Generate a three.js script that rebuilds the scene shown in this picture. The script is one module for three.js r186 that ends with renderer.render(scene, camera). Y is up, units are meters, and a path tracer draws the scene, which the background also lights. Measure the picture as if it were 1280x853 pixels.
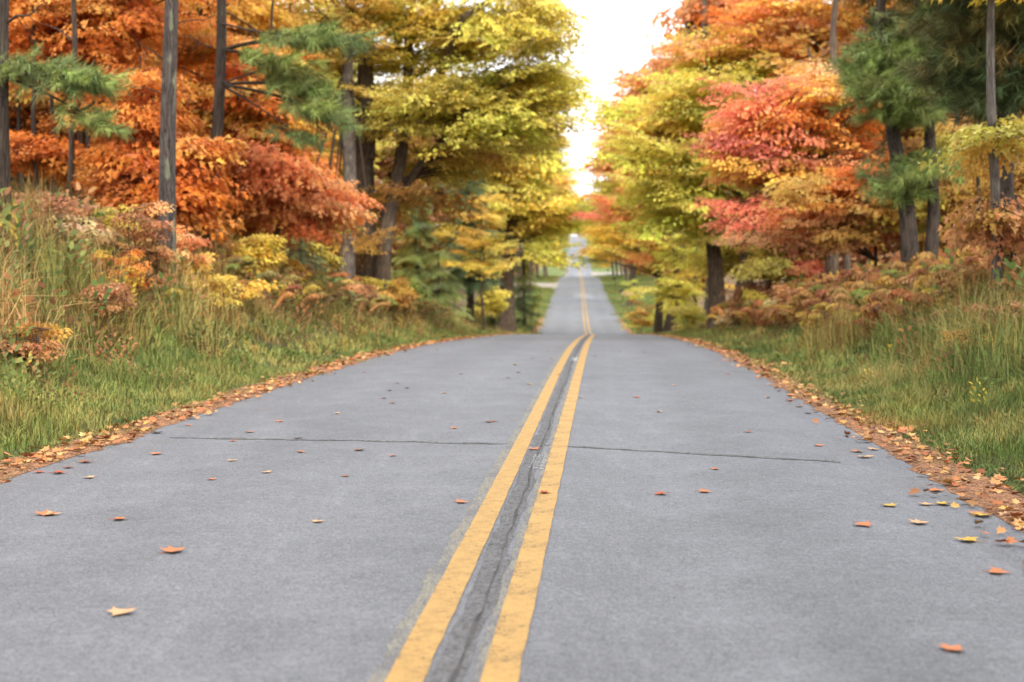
import * as THREE from 'three';
import { ImprovedNoise } from 'three/addons/math/ImprovedNoise.js';

// ------------------------------------------------------------------ camera, sky, sun, exposure
const scene = new THREE.Scene();
const F = 1778, EYE = new THREE.Vector3(0.515, 1.42, 0);            // focal length in photo pixels, eye 1.42 m above the road
const camera = new THREE.PerspectiveCamera(2 * Math.atan(426.5 / F) * 180 / Math.PI, 1280 / 853, 0.1, 4000);
camera.position.copy(EYE);
camera.rotation.order = 'YXZ';
camera.rotation.y = Math.atan(112 / F);
camera.rotation.x = -Math.atan(76.5 / F);
camera.filmGauge = 36; camera.focus = 10.5; camera.userData.fStop = 1.9;
camera.updateMatrixWorld(true); camera.updateProjectionMatrix();

const renderer = new THREE.WebGLRenderer({ antialias: true });
renderer.setSize(1024, 682);
renderer.toneMapping = THREE.LinearToneMapping;
renderer.toneMappingExposure = 3.0;
renderer.shadowMap.enabled = true;

{ // an even, bright overcast: a little brighter overhead than at the horizon
  const W = 64, H = 32, data = new Float32Array(W * H * 4);
  for (let j = 0; j < H; j++) for (let i = 0; i < W; i++) {
    const el = Math.max(0, Math.sin(((j + 0.5) / H - 0.5) * Math.PI)), L = 0.78 + 0.3 * el;
    data.set([L * 0.985, L, L * 1.03, 1], (j * W + i) * 4);
  }
  const sky = new THREE.DataTexture(data, W, H, THREE.RGBAFormat, THREE.FloatType);
  sky.mapping = THREE.EquirectangularReflectionMapping; sky.magFilter = THREE.LinearFilter; sky.needsUpdate = true;
  scene.background = sky; scene.environment = sky;
}
const sun = new THREE.DirectionalLight(0xfff0dc, 1.2);              // the sun behind thin cloud, high over the right shoulder
sun.position.set(30, 80, 45); sun.target.position.set(0, 0, -40);
sun.shadow.radius = 40; sun.castShadow = true; sun.shadow.mapSize.set(2048, 2048);
Object.assign(sun.shadow.camera, { left: -90, right: 90, top: 130, bottom: -130, near: 1, far: 400 });
scene.add(sun, sun.target);

// ------------------------------------------------------------------ helpers
const rngOf = (seed) => () => { seed = (seed + 0x6d2b79f5) | 0; let t = Math.imul(seed ^ (seed >>> 15), 1 | seed); t = (t + Math.imul(t ^ (t >>> 7), 61 | t)) ^ t; return ((t ^ (t >>> 14)) >>> 0) / 4294967296; };
const R0 = rngOf(7);
const perlin = new ImprovedNoise();
const nz = (x, y, z = 0.37) => perlin.noise(x, y, z);
const fbm = (x, y, z = 0.37) => nz(x, y, z) * 0.55 + nz(x * 2.1, y * 2.1, z + 3.1) * 0.3 + nz(x * 4.3, y * 4.3, z + 7.7) * 0.15;
const ss = THREE.MathUtils.smoothstep, lerp = THREE.MathUtils.lerp, clamp = THREE.MathUtils.clamp;
const V = (x, y, z) => new THREE.Vector3(x, y, z);
const taken = {};
function numbered(n) { const k = taken[n] = (taken[n] ?? -1) + 1; return k ? n + '_' + String(k).padStart(3, '0') : n; }
function tag(o, label, category, group, kind) {
  o.userData.label = label; o.userData.category = category;
  if (group) o.userData.group = group;
  if (kind) o.userData.kind = kind;
  return o;
}
const shade = (o) => { o.traverse((m) => { if (m.isMesh) m.castShadow = m.receiveShadow = true; }); return o; };
/** a photo pixel seen at distance d ahead (metres along the road) */
function at(px, py, d) {
  const v = V((px - 640) / F, -(py - 426.5) / F, -1).applyQuaternion(camera.quaternion);
  return v.multiplyScalar(d / -v.z).add(EYE);
}

class MB { // collects triangles into one geometry
  constructor() { this.p = []; this.n = []; this.uv = []; this.c = []; this.i = []; }
  vert(x, y, z, nx, ny, nz_, u = 0, v = 0, c = null) { this.p.push(x, y, z); this.n.push(nx, ny, nz_); this.uv.push(u, v); if (c) this.c.push(c[0], c[1], c[2]); return this.p.length / 3 - 1; }
  tube(pts, rad, sides = 6, cap = true) {
    const base = this.p.length / 3, T = V(), N = V(), B = V(), up = V(0.31, 0.12, 0.94).normalize();
    let len = 0;
    for (let k = 0; k < pts.length; k++) {
      T.copy(pts[Math.min(k + 1, pts.length - 1)]).sub(pts[Math.max(k - 1, 0)]).normalize();
      N.copy(up).addScaledVector(T, -up.dot(T)).normalize(); B.crossVectors(T, N);
      if (k) len += pts[k].distanceTo(pts[k - 1]);
      for (let s = 0; s <= sides; s++) {
        const a = s / sides * Math.PI * 2, c = Math.cos(a), q = Math.sin(a), r = typeof rad === 'function' ? rad(k, a, len) : rad[k];
        const x = N.x * c + B.x * q, y = N.y * c + B.y * q, z = N.z * c + B.z * q;
        this.vert(pts[k].x + x * r, pts[k].y + y * r, pts[k].z + z * r, x, y, z, s / sides, len);
      }
    }
    const w = sides + 1;
    for (let k = 0; k < pts.length - 1; k++) for (let s = 0; s < sides; s++) {
      const a = base + k * w + s; this.i.push(a, a + 1, a + w, a + 1, a + w + 1, a + w);
    }
  }
  tri(a, b, c, col) {
    const n = b.clone().sub(a).cross(c.clone().sub(a)).normalize();
    const k = [a, b, c].map((q) => this.vert(q.x, q.y, q.z, n.x, n.y, n.z, q.x, q.z, col));
    this.i.push(...k);
  }
  geo() {
    const g = new THREE.BufferGeometry();
    g.setAttribute('position', new THREE.Float32BufferAttribute(this.p, 3));
    g.setAttribute('normal', new THREE.Float32BufferAttribute(this.n, 3));
    g.setAttribute('uv', new THREE.Float32BufferAttribute(this.uv, 2));
    if (this.c.length) g.setAttribute('color', new THREE.Float32BufferAttribute(this.c, 3));
    g.setIndex(this.i);
    return g;
  }
}
function texture(w, h, fn, srgb, rx = 1, ry = 1) { // fn(u, v) -> [r, g, b] in 0..1 (sRGB values when srgb)
  const d = new Uint8Array(w * h * 4);
  for (let j = 0; j < h; j++) for (let i = 0; i < w; i++) {
    const c = fn(i / w, j / h, i, j), o = (j * w + i) * 4;
    d[o] = clamp(c[0], 0, 1) * 255; d[o + 1] = clamp(c[1], 0, 1) * 255; d[o + 2] = clamp(c[2], 0, 1) * 255; d[o + 3] = 255;
  }
  const t = new THREE.DataTexture(d, w, h, THREE.RGBAFormat);
  t.wrapS = t.wrapT = THREE.RepeatWrapping; t.magFilter = THREE.LinearFilter; t.repeat.set(rx, ry);
  if (srgb) t.colorSpace = THREE.SRGBColorSpace;
  t.needsUpdate = true;
  return t;
}
// tileable value noise
function tiler(seed, n) {
  const r = rngOf(seed), g = new Float32Array(n * n).map(() => r());
  return (u, v) => {
    const x = u * n, y = v * n, x0 = Math.floor(x), y0 = Math.floor(y), fx = x - x0, fy = y - y0, s = fx * fx * (3 - 2 * fx), t = fy * fy * (3 - 2 * fy);
    const q = (a, b) => g[((b % n + n) % n) * n + ((a % n + n) % n)];
    return lerp(lerp(q(x0, y0), q(x0 + 1, y0), s), lerp(q(x0, y0 + 1), q(x0 + 1, y0 + 1), s), t);
  };
}

// ------------------------------------------------------------------ the lie of the land
const EDGE_L = 3.75, EDGE_R = 2.95;
const roadKeys = (() => { // height of the carriageway every metre, from its slope: level, a crest near 75 m, a dip, a rise to 245 m, a dip, a long climb
  const slope = [[-80, 0], [20, 0], [38, -0.027], [75, -0.0385], [84, -0.05], [96, -0.02], [113, 0.018], [150, 0.034], [205, 0.043], [232, 0.028], [246, -0.002], [275, -0.012], [300, 0.004], [325, 0.046], [430, 0.066], [600, 0.062], [690, 0.01], [760, -0.01], [1500, 0]];
  const out = []; let y = 0, k = 0;
  for (let d = -80; d <= 1500; d++) {
    while (k < slope.length - 2 && d > slope[k + 1][0]) k++;
    const [a, sa] = slope[k], [b, sb] = slope[k + 1];
    if (d > -80) y += lerp(sa, sb, (d - a) / (b - a));
    out.push(y);
  }
  const y0 = out[80];
  return out.map((v) => v - y0);
})();
const roadH = (d) => { const x = clamp(d + 80, 0, roadKeys.length - 2), k = Math.floor(x); return lerp(roadKeys[k], roadKeys[k + 1], x - k); };
const roadX = (d) => (d < 75 ? 0 : -0.0175 * (d - 75) * ss(d, 60, 110)) - (d > 640 ? ((d - 640) / 60) ** 2 * 2.2 : 0);
function bankL(d) { return d < 35 ? 2.1 : d < 60 ? lerp(2.1, 1.35, (d - 35) / 25) : d < 100 ? lerp(1.35, 0.35, (d - 60) / 40) : lerp(0.35, 0.1, clamp((d - 100) / 60, 0, 1)); }
function bankR(d) { return d < 45 ? 1.3 : d < 90 ? lerp(1.3, 0.45, (d - 45) / 45) : lerp(0.45, 0.1, clamp((d - 90) / 60, 0, 1)); }
function groundH(x, d) {
  const off = x - roadX(d), h = roadH(d);
  if (off > -EDGE_L && off < EDGE_R) return h;
  const left = off < 0, t = left ? -off - EDGE_L : off - EDGE_R;
  const rise = left ? bankL(d) * ss(t, 0.5, 5.6) : bankR(d) * ss(t, 0.5, 5.2);
  const bump = ss(t, 0.3, 3) * (0.18 * fbm(x * 0.5, d * 0.5) + 0.5 * fbm(x * 0.07, d * 0.07, 5.5) * ss(t, 3, 14));
  return h + rise + 0.025 * Math.max(0, t - 4) * (d < 120 ? 1 : 0.3) + bump - 0.01;
}
const G = (x, d) => V(x, groundH(x, d), -d);
/** where the ray through a photo pixel meets the carriageway */
function onRoad(px, py) {
  const v = V((px - 640) / F, -(py - 426.5) / F, -1).applyQuaternion(camera.quaternion);
  for (let d = 3; d < 74; d += 0.02) { const k = d / -v.z; if (EYE.y + v.y * k <= roadH(d)) return V(EYE.x + v.x * k, roadH(d), -d); }
  return null;
}

const grain = texture(512, 512, (() => { const a = tiler(3, 256), b = tiler(4, 64), c = tiler(5, 12); return (u, v) => { const k = 0.62 + 0.3 * (a(u, v) - 0.5) + 0.3 * (b(u, v) - 0.5) + 0.25 * (c(u, v) - 0.5) + 0.12; return [k, k, k * 0.98]; }; })(), true, 0.5, 0.5);
{ // ground: one sheet following the road, out to the horizon
  const offs = [];
  for (let t = 420; t > 60; t *= 0.8) offs.push(-EDGE_L - t);
  for (let t = 60; t > 12; t -= 3) offs.push(-EDGE_L - t);
  for (let t = 12; t > 0.6; t -= 0.4) offs.push(-EDGE_L - t);
  offs.push(-EDGE_L - 0.3, -EDGE_L, -1.2, 1.2, EDGE_R, EDGE_R + 0.3);
  for (let t = 0.6; t < 12; t += 0.4) offs.push(EDGE_R + t);
  for (let t = 12; t < 60; t += 3) offs.push(EDGE_R + t);
  for (let t = 60; t < 420; t *= 1.25) offs.push(EDGE_R + t);
  const ds = [];
  for (let d = -60; d < 0; d += 3) ds.push(d);
  for (let d = 0; d < 90; d += 0.6) ds.push(d);
  for (let d = 90; d < 340; d += 2.5) ds.push(d);
  for (let d = 340; d < 1500; d *= 1.03) ds.push(d);
  const pos = [], col = [], uv = [], idx = [], c = new THREE.Color(), litter = new THREE.Color(0x7d5836), moss = new THREE.Color(0x5f6a34), lawn = new THREE.Color(0x7f9a4c), dry = new THREE.Color(0x93794c);
  for (const d of ds) for (const o of offs) {
    const x = roadX(d) + o, inRoad = o > -EDGE_L - 0.1 && o < EDGE_R + 0.1, t = o < 0 ? -o - EDGE_L : o - EDGE_R;
    pos.push(x, groundH(x, d) - (inRoad ? 0.05 : 0.0), -d); uv.push(x, d);
    const n = fbm(x * 0.35, d * 0.35, 2.2), far = ss(d, 95, 130);
    c.copy(litter).lerp(dry, clamp(0.4 + n, 0, 1) * 0.5);
    c.lerp(moss, (1 - ss(t, 1.5, 3.5)) * 0.7 * (1 - far) + 0.05);
    c.lerp(lawn, far * (1 - ss(t + 3 * n, 5, 9)) * 0.85);
    c.multiplyScalar(0.9 + 0.3 * n);
    col.push(c.r, c.g, c.b);
  }
  const w = offs.length;
  for (let j = 0; j < ds.length - 1; j++) for (let i = 0; i < w - 1; i++) { const a = j * w + i; idx.push(a, a + 1, a + w, a + 1, a + w + 1, a + w); }
  const g = new THREE.BufferGeometry();
  g.setAttribute('position', new THREE.Float32BufferAttribute(pos, 3)); g.setAttribute('color', new THREE.Float32BufferAttribute(col, 3)); g.setAttribute('uv', new THREE.Float32BufferAttribute(uv, 2));
  g.setIndex(idx); g.computeVertexNormals();
  const m = new THREE.Mesh(g, new THREE.MeshStandardMaterial({ vertexColors: true, map: grain, bumpMap: grain, bumpScale: 0.03, roughness: 1 }));
  m.name = 'ground'; tag(m, 'leaf covered earth banks and verges on both sides of the road', 'ground', null, 'structure'); scene.add(shade(m));
}

// ------------------------------------------------------------------ carriageway
/** a sheet on the road between lateral offsets a(d) and b(d), lift metres up */
function roadSheet(d0, d1, step, a, b, lift, cols, colour) {
  const pos = [], uv = [], col = [], idx = [], n = Math.max(1, Math.round((d1 - d0) / step));
  for (let j = 0; j <= n; j++) {
    const d = lerp(d0, d1, j / n), ea = a(d), eb = b(d);
    for (let i = 0; i <= cols; i++) {
      const o = lerp(ea, eb, i / cols), x = roadX(d) + o;
      pos.push(x, roadH(d) + lift, -d); uv.push(x, d);
      if (colour) col.push(...colour(o, d));
    }
  }
  const w = cols + 1;
  for (let j = 0; j < n; j++) for (let i = 0; i < cols; i++) { const q = j * w + i; idx.push(q, q + 1, q + w, q + 1, q + w + 1, q + w); }
  const g = new THREE.BufferGeometry();
  g.setAttribute('position', new THREE.Float32BufferAttribute(pos, 3)); g.setAttribute('uv', new THREE.Float32BufferAttribute(uv, 2));
  if (colour) g.setAttribute('color', new THREE.Float32BufferAttribute(col, 3));
  g.setIndex(idx); g.computeVertexNormals();
  return g;
}
function joinGeos(list) {
  const b = { p: [], n: [], uv: [], c: [], i: [] };
  for (const g of list) {
    const base = b.p.length / 3;
    for (const v of g.attributes.position.array) b.p.push(v);
    for (const v of g.attributes.normal.array) b.n.push(v);
    for (const v of g.attributes.uv.array) b.uv.push(v);
    if (g.attributes.color) for (const v of g.attributes.color.array) b.c.push(v);
    for (const v of g.index.array) b.i.push(v + base);
  }
  return MB.prototype.geo.call(b);
}
const stones = (() => { const r = rngOf(91), a = tiler(11, 384), b = tiler(12, 192), c = tiler(13, 48), e = tiler(14, 9); return { a, b, c, e, r }; })();
const asphaltMap = texture(1024, 1024, (u, v) => {
  const { a, b, c, e } = stones, f = a(u, v), k = 0.80 + 0.26 * (f - 0.5) + 0.2 * (b(u, v) - 0.5) + 0.07 * (c(u, v) - 0.5) + 0.05 * (e(u, v) - 0.5) - (f < 0.1 ? 0.2 : 0) + (f > 0.93 ? 0.1 : 0);
  return [k, k, k * 1.005];
}, true, 0.55, 0.55);
const asphaltBump = texture(1024, 1024, (u, v) => { const k = 0.6 * stones.a(u, v) + 0.4 * stones.b(u, v); return [k, k, k]; }, false, 0.55, 0.55);
const asphaltMat = new THREE.MeshStandardMaterial({ vertexColors: true, map: asphaltMap, bumpMap: asphaltBump, bumpScale: 0.006, roughness: 0.8 });
{
  const tint = (o, d) => { // wheel paths polished, the crown and edges more weathered, blotches and patches
    const n = 0.5 * fbm(o * 0.5, d * 0.12, 8.8) + 0.5 * fbm(o * 1.7, d * 0.9, 4.1);
    let k = 0.225 * (1 + 0.42 * n) * (d > 12.1 ? 0.965 : 1);
    for (const wp of [-2.75, -1.1, 0.95, 2.25]) k *= 1 + 0.07 * Math.exp(-(((o - wp) / 0.34) ** 2));
    for (const oil of [-1.9, 1.6]) k *= 1 - 0.08 * Math.exp(-(((o - oil) / 0.3) ** 2)) * (0.6 + 0.8 * nz(d * 0.3, oil));
    const grit = ss(fbm(o * 2.4, d * 0.7, 6.3) + 0.5 * (Math.max(-o - 3.0, o - 2.4, -0.5)), 0.1, 0.7) * 0.25;   // earthy grit washed along the edges
    if (d > 150) k *= 1 + 0.12 * nz(o * 0.4, d * 0.11, 1.7);
    const bigPatch = Math.max(Math.exp(-(((d - 172) / 9) ** 2 + ((o - 0.2) / 1.6) ** 2) * 1.4), Math.exp(-(((d - 338) / 7) ** 2 + ((o - 0.3) / 2.2) ** 2)), d > 390 ? 0.7 * ss(nz(o * 0.5, d * 0.05, 9), 0, 0.3) : 0);
    k *= 1 + 0.35 * ss(bigPatch + 0.25 * nz(o, d * 0.3, 3), 0.4, 0.6);
    return [k * (0.94 + 0.14 * grit), k * (1.0 - 0.12 * grit), k * (1.12 - 0.4 * grit)];
  };
  const wob = (d, s) => 0.05 * nz(d * 0.6, s) + 0.03 * nz(d * 2.7, s + 4);
  const a = (d) => -EDGE_L + wob(d, 1.1), b = (d) => EDGE_R + wob(d, 5.1);
  const g = joinGeos([roadSheet(-60, 0, 1.5, a, b, 0.02, 16, tint), roadSheet(0, 130, 0.3, a, b, 0.02, 34, tint), roadSheet(130, 760, 1.5, a, b, 0.02, 16, tint)]);
  const m = new THREE.Mesh(g, asphaltMat); m.name = 'road';
  tag(m, 'grey asphalt country road running over crests between autumn trees', 'road', null, 'structure'); scene.add(shade(m));
}
const paintMap = texture(512, 512, (() => { const a = tiler(21, 200), b = tiler(22, 40), c = tiler(23, 10); return (u, v) => { const k = 0.9 + 0.22 * (a(u, v) - 0.5) + 0.12 * (b(u, v) - 0.5) + 0.08 * (c(u, v) - 0.5) - 0.35 * ss(0.4 - a(u, v) * 0.6 - b(u, v) * 0.5 - c(u, v) * 0.3, 0.0, 0.1); return [k, k, k]; }; })(), true, 0.9, 0.9);
function line(name, off, w, label, lift, colour, d0, d1, rag) {
  const wobble = (d) => 0.012 * nz(d * 0.09, off + 3);
  const g = joinGeos([
    roadSheet(d0, Math.min(d1, 100), 0.12, (d) => off - w / 2 + wobble(d) + rag * nz(d * 5.3, off), (d) => off + w / 2 + wobble(d) + rag * nz(d * 5.1, off + 9), lift, 1),
    ...(d1 > 100 ? [roadSheet(100, d1, 1.5, (d) => off - w / 2 + wobble(d), (d) => off + w / 2 + wobble(d), lift, 1)] : [])]);
  const m = new THREE.Mesh(g, new THREE.MeshStandardMaterial({ color: colour, map: paintMap, bumpMap: asphaltBump, bumpScale: 0.002, roughness: 0.7 }));
  m.name = name; tag(m, label, 'road marking', null, 'structure'); scene.add(shade(m));
}
line('centre_line', -0.165, 0.132, 'solid yellow centre line on the side of the wider lane', 0.0265, new THREE.Color(0.43, 0.255, 0.066), -20, 690, 0.006);
line('centre_line_001', 0.165, 0.132, 'solid yellow centre line on the side of the narrower lane', 0.0265, new THREE.Color(0.43, 0.255, 0.066), -20, 690, 0.006);
{ // flakes of old paint beside the lines, and two worn pale patches between them: many small chips lying on the asphalt
  const r = rngOf(55);
  const chips = (name, label, list, colour) => {
    const b = new MB();
    for (const [o, d, s] of list) {
      const n = 5, y = roadH(d) + 0.0235, c = b.vert(roadX(d) + o, y, -d, 0, 1, 0, o, d); const first = c + 1;
      for (let k = 0; k < n; k++) { const a = k / n * 6.283 + r(), q = s * (0.6 + 0.6 * r()); b.vert(roadX(d) + o + Math.cos(a) * q * 0.7, y, -d - Math.sin(a) * q * 1.8, 0, 1, 0, o + q, d + q); }
      for (let k = 0; k < n; k++) b.i.push(c, first + k, first + (k + 1) % n);
    }
    const m = new THREE.Mesh(b.geo(), new THREE.MeshStandardMaterial({ color: colour, map: paintMap, roughness: 0.85 }));
    m.name = name; tag(m, label, 'road marking', null, 'structure'); scene.add(shade(m));
  };
  const film = texture(512, 512, (() => { const a = tiler(81, 170), b = tiler(82, 40), c = tiler(83, 8); return (u, v) => { const k = ss(0.45 * a(u, v) + 0.35 * b(u, v) + 0.4 * c(u, v), 0.5, 0.78), q = 0.372 + 0.16 * (a(u, v) - 0.5); return [q + 0.085 * k, q + 0.075 * k, q + 0.012 + 0.02 * k]; }; })(), true, 1.3, 0.6);
  const wornFilm = (name, label, off, w) => { const m = new THREE.Mesh(roadSheet(2, 34, 0.05, (d) => off - w * (0.5 + 0.35 * nz(d * 2.1, off) + 0.25 * nz(d * 11, off)), (d) => off + w / 2, 0.0232, 1), new THREE.MeshStandardMaterial({ map: film, bumpMap: asphaltBump, bumpScale: 0.004, roughness: 0.85 })); m.name = name; tag(m, label, 'road marking', null, 'structure'); scene.add(shade(m)); };
  wornFilm('worn_paint', 'faded older paint showing along the yellow line of the wider lane', -0.255, 0.075);
  wornFilm('worn_paint_001', 'faded older paint showing inside the yellow line of the narrower lane', 0.085, 0.04);
  const p1 = [], p2 = [];
  for (let k = 0; k < 320; k++) { p1.push([0.035 + 0.11 * (r() - 0.5), 10.95 + 0.95 * (r() - 0.5), 0.009 * (0.4 + r())]); p2.push([0.03 + 0.1 * (r() - 0.5), 25.6 + 1.3 * (r() - 0.5), 0.012 * (0.5 + r())]); }
  chips('pale_paint_patch', 'worn pale patch between the yellow lines just beyond the leaf on the line', p1, new THREE.Color(0.34, 0.35, 0.36));
  chips('pale_paint_patch_001', 'small white patch between the yellow lines near the crest', p2, new THREE.Color(0.46, 0.47, 0.48));
}
{ // the rough joint between the lanes, its crack, and the seam across the road
  const dark = new THREE.MeshStandardMaterial({ color: new THREE.Color(0.075, 0.075, 0.08), map: grain, roughness: 0.95 });
  const cx = (d) => 0.012 + 0.028 * nz(d * 0.55, 1.9) + 0.012 * nz(d * 2.6, 4.2) + 0.006 * nz(d * 9.6, 1.2);
  const strip = (d) => clamp(0.006 + 0.012 * nz(d * 1.7, 8.2) + 0.008 * nz(d * 9.1, 2.2), 0.0012, 0.024);
  let m = new THREE.Mesh(roadSheet(2, 60, 0.08, (d) => cx(d) - strip(d), (d) => cx(d) + strip(d), 0.026, 1), dark);
  m.name = 'joint_crack'; tag(m, 'dark crack wandering along the joint between the yellow lines', 'crack', null, 'structure'); scene.add(shade(m));
  const rough = new THREE.MeshStandardMaterial({ color: new THREE.Color(0.165, 0.168, 0.178), map: asphaltMap.clone(), bumpMap: asphaltBump.clone(), bumpScale: 0.02, roughness: 0.9 });
  rough.map.repeat.set(0.3, 0.3); rough.bumpMap.repeat.set(0.3, 0.3);
  m = new THREE.Mesh(roadSheet(2, 60, 0.1, (d) => cx(d) - 0.085 + 0.02 * nz(d * 3, 2), (d) => cx(d) + 0.035 + 0.03 * nz(d * 2.3, 6), 0.0228, 2), rough);
  m.name = 'joint_strip'; tag(m, 'coarse worn strip of asphalt beside the joint crack', 'road', null, 'structure'); scene.add(shade(m));
  const b = new MB(), N = 360;
  for (let k = 0; k <= N; k++) { // left lane part, then (stepped) the right lane part
    const o = lerp(-3.3, 2.35, k / N), d = (o < 0 ? 12.35 - 0.1 * (o + 3) : 12.0 - 0.42 * o) + 0.05 * nz(o * 2, 3.3) + 0.02 * nz(o * 9, 1.3), w = clamp(0.04 + 0.04 * nz(o * 4, 7) + 0.03 * nz(o * 23, 2), 0.004, 0.1);
    b.vert(o, roadH(d) + 0.0238, -(d - w), 0, 1, 0, o, d); b.vert(o, roadH(d) + 0.0238, -(d + w), 0, 1, 0, o, d + w);
    if (k) { const q = k * 2; b.i.push(q - 2, q, q - 1, q, q + 1, q - 1); }
  }
  m = new THREE.Mesh(b.geo(), new THREE.MeshStandardMaterial({ color: new THREE.Color(0.192, 0.197, 0.207), map: grain, roughness: 0.95 }));
  m.name = 'cross_seam'; tag(m, 'dark paving seam running across both lanes', 'crack', null, 'structure'); scene.add(shade(m));
}
function driveway(name, label, d0, d1, side, len) {
  const pos = [], uv = [], idx = [], n = 24;
  for (let j = 0; j <= n; j++) for (let i = 0; i <= 6; i++) {
    const t = j / n * len - 0.3, flare = 1 + 1.1 * Math.exp(-Math.max(0, t) / 1.6), d = (d0 + d1) / 2 + (i / 6 - 0.5) * (d1 - d0) * flare, off = side < 0 ? -EDGE_L - t : EDGE_R + t, x = roadX(d) + off;
    pos.push(x, Math.max(groundH(x, d), roadH(d) - 0.02) + 0.05 + 0.02 * nz(x, d), -d); uv.push(x, d);
  }
  for (let j = 0; j < n; j++) for (let i = 0; i < 6; i++) { const q = j * 7 + i; idx.push(q, q + 1, q + 7, q + 1, q + 8, q + 7); }
  const g = new THREE.BufferGeometry(); g.setAttribute('position', new THREE.Float32BufferAttribute(pos, 3)); g.setAttribute('uv', new THREE.Float32BufferAttribute(uv, 2)); g.setIndex(idx); g.computeVertexNormals();
  const m = new THREE.Mesh(g, new THREE.MeshStandardMaterial({ color: new THREE.Color(0.5, 0.45, 0.4), map: grain, roughness: 1, side: THREE.DoubleSide })); m.name = name;
  tag(m, label, 'driveway', null, 'structure'); scene.add(shade(m));
}
driveway('driveway', 'pale gravel driveway meeting the road on the rise beside the lawn', 196, 206, -1, 16);
driveway('driveway_001', 'pale gravel driveway meeting the road beyond the second rise', 330, 342, 1, 16);

// ------------------------------------------------------------------ leaf and needle sprays (source shapes for the crowns)
function leafPoly(kind) { // outline in the leaf's plane: x along the midrib, y across
  if (kind === 'maple') return [[0, 0], [0.12, 0.3], [0.05, 0.5], [0.36, 0.36], [0.5, 0.52], [0.58, 0.2], [1, 0], [0.58, -0.2], [0.5, -0.52], [0.36, -0.36], [0.05, -0.5], [0.12, -0.3]];
  if (kind === 'star') return [[0, 0], [0.22, 0.5], [0.5, 0.22], [1, 0], [0.5, -0.22], [0.22, -0.5]];
  if (kind === 'rhomb') return [[0, 0], [0.4, 0.33], [1, 0], [0.4, -0.33]];
  if (kind === 'lance') return [[0, 0], [0.3, 0.085], [1, 0], [0.3, -0.085]];
  return [[0, 0], [0.3, 0.24], [0.7, 0.2], [1, 0], [0.7, -0.2], [0.3, -0.24]];
}
function addLeaf(b, base, dir, nrm, size, kind, c, fold = 0.25, curl = 0.15) {
  const poly = leafPoly(kind), side = V().crossVectors(nrm, dir).normalize(), up = V().crossVectors(dir, side).normalize();
  const P = poly.map(([x, y]) => base.clone().addScaledVector(dir, x * size).addScaledVector(side, y * size).addScaledVector(up, (Math.abs(y) * fold - x * x * curl) * size));
  const o = b.p.length / 3;
  P.forEach((q) => b.vert(q.x, q.y, q.z, up.x, up.y, up.z, 0, 0, c));
  if (kind === 'maple') { const k = b.vert(...base.clone().addScaledVector(dir, 0.3 * size).toArray(), up.x, up.y, up.z, 0, 0, c); for (let i = 0; i < P.length; i++) b.i.push(k, o + (i + 1) % P.length, o + i); }
  else for (let i = 1; i < P.length - 1; i++) b.i.push(o, o + i + 1, o + i);
}
function spray({ seed, n, len, width, leaf, kind, droop = 0.35, tilt = 0.5, thick = 0.1 }) {
  const r = rngOf(seed), b = new MB();
  for (let k = 0; k < n; k++) {
    const t = (k + r()) / n, s = (k % 2 ? 1 : -1), y = s * width * r() * (0.35 + 0.65 * Math.sin(Math.PI * Math.min(1, t * 0.85 + 0.1)));
    const base = V(t * len, thick * (r() - 0.5) - droop * t * t * len * 0.4 - Math.abs(y) * 0.2, y);
    const dir = V(0.8 + 0.5 * (r() - 0.5), -droop * (0.3 + 1.2 * r()), s * (0.2 + 0.9 * r())).normalize();
    const nrm = V((r() - 0.5) * 2 * tilt, 1, (r() - 0.5) * 2 * tilt).normalize(), q = 0.78 + 0.4 * r();
    addLeaf(b, base, dir, nrm, leaf * (0.7 + 0.6 * r()), kind, [q * (0.95 + 0.1 * r()), q, q * (0.85 + 0.3 * r())]);
  }
  return b.geo();
}
function needleTuft(seed, n, len, spread, width) { // a pine shoot: long needles fanning forward round a short stem along +x
  const r = rngOf(seed), b = new MB();
  for (let k = 0; k < n; k++) {
    const t = r(), a = r() * 6.283, d = V(0.55 + 0.5 * r(), Math.cos(a) * spread, Math.sin(a) * spread).normalize(), base = V(t * 0.3, 0, 0), tip = base.clone().addScaledVector(d, len * (0.7 + 0.5 * r())).add(V(0, -0.02, 0));
    const side = V().crossVectors(d, V(r() - 0.5, r() - 0.5, r() - 0.5)).normalize().multiplyScalar(width), q = 0.7 + 0.5 * r();
    b.tri(base.clone().add(side), base.clone().sub(side), tip, [q, q, q * 0.95]);
  }
  return b.geo();
}
function hemlockSpray(seed) { // a flat, drooping fan of twigs with short needles
  const r = rngOf(seed), b = new MB();
  for (let k = 0; k < 12; k++) {
    const s = k % 2 ? 1 : -1, t = k / 12, base = V(t * 0.6, -0.12 * t * t, 0), dir = V(0.7, -0.15 - 0.1 * r(), s * 0.75).normalize(), L = (0.36 - 0.2 * t) * (0.8 + 0.4 * r());
    for (let j = 0; j < 9; j++) { const u = (j + 0.5) / 9, p = base.clone().addScaledVector(dir, u * L), q = 0.7 + 0.5 * r(), z = j % 2 ? 1 : -1, d2 = dir.clone().add(V(-dir.z * z * 0.9, 0.2 * (r() - 0.5), dir.x * z * 0.9)).normalize(); addLeaf(b, p, d2, V((r() - 0.5) * 0.4, 1, (r() - 0.5) * 0.4).normalize(), 0.085 * (1.1 - 0.5 * u), 'lance', [q, q, q], 0.1, 0.2); }
  }
  return b.geo();
}
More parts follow.
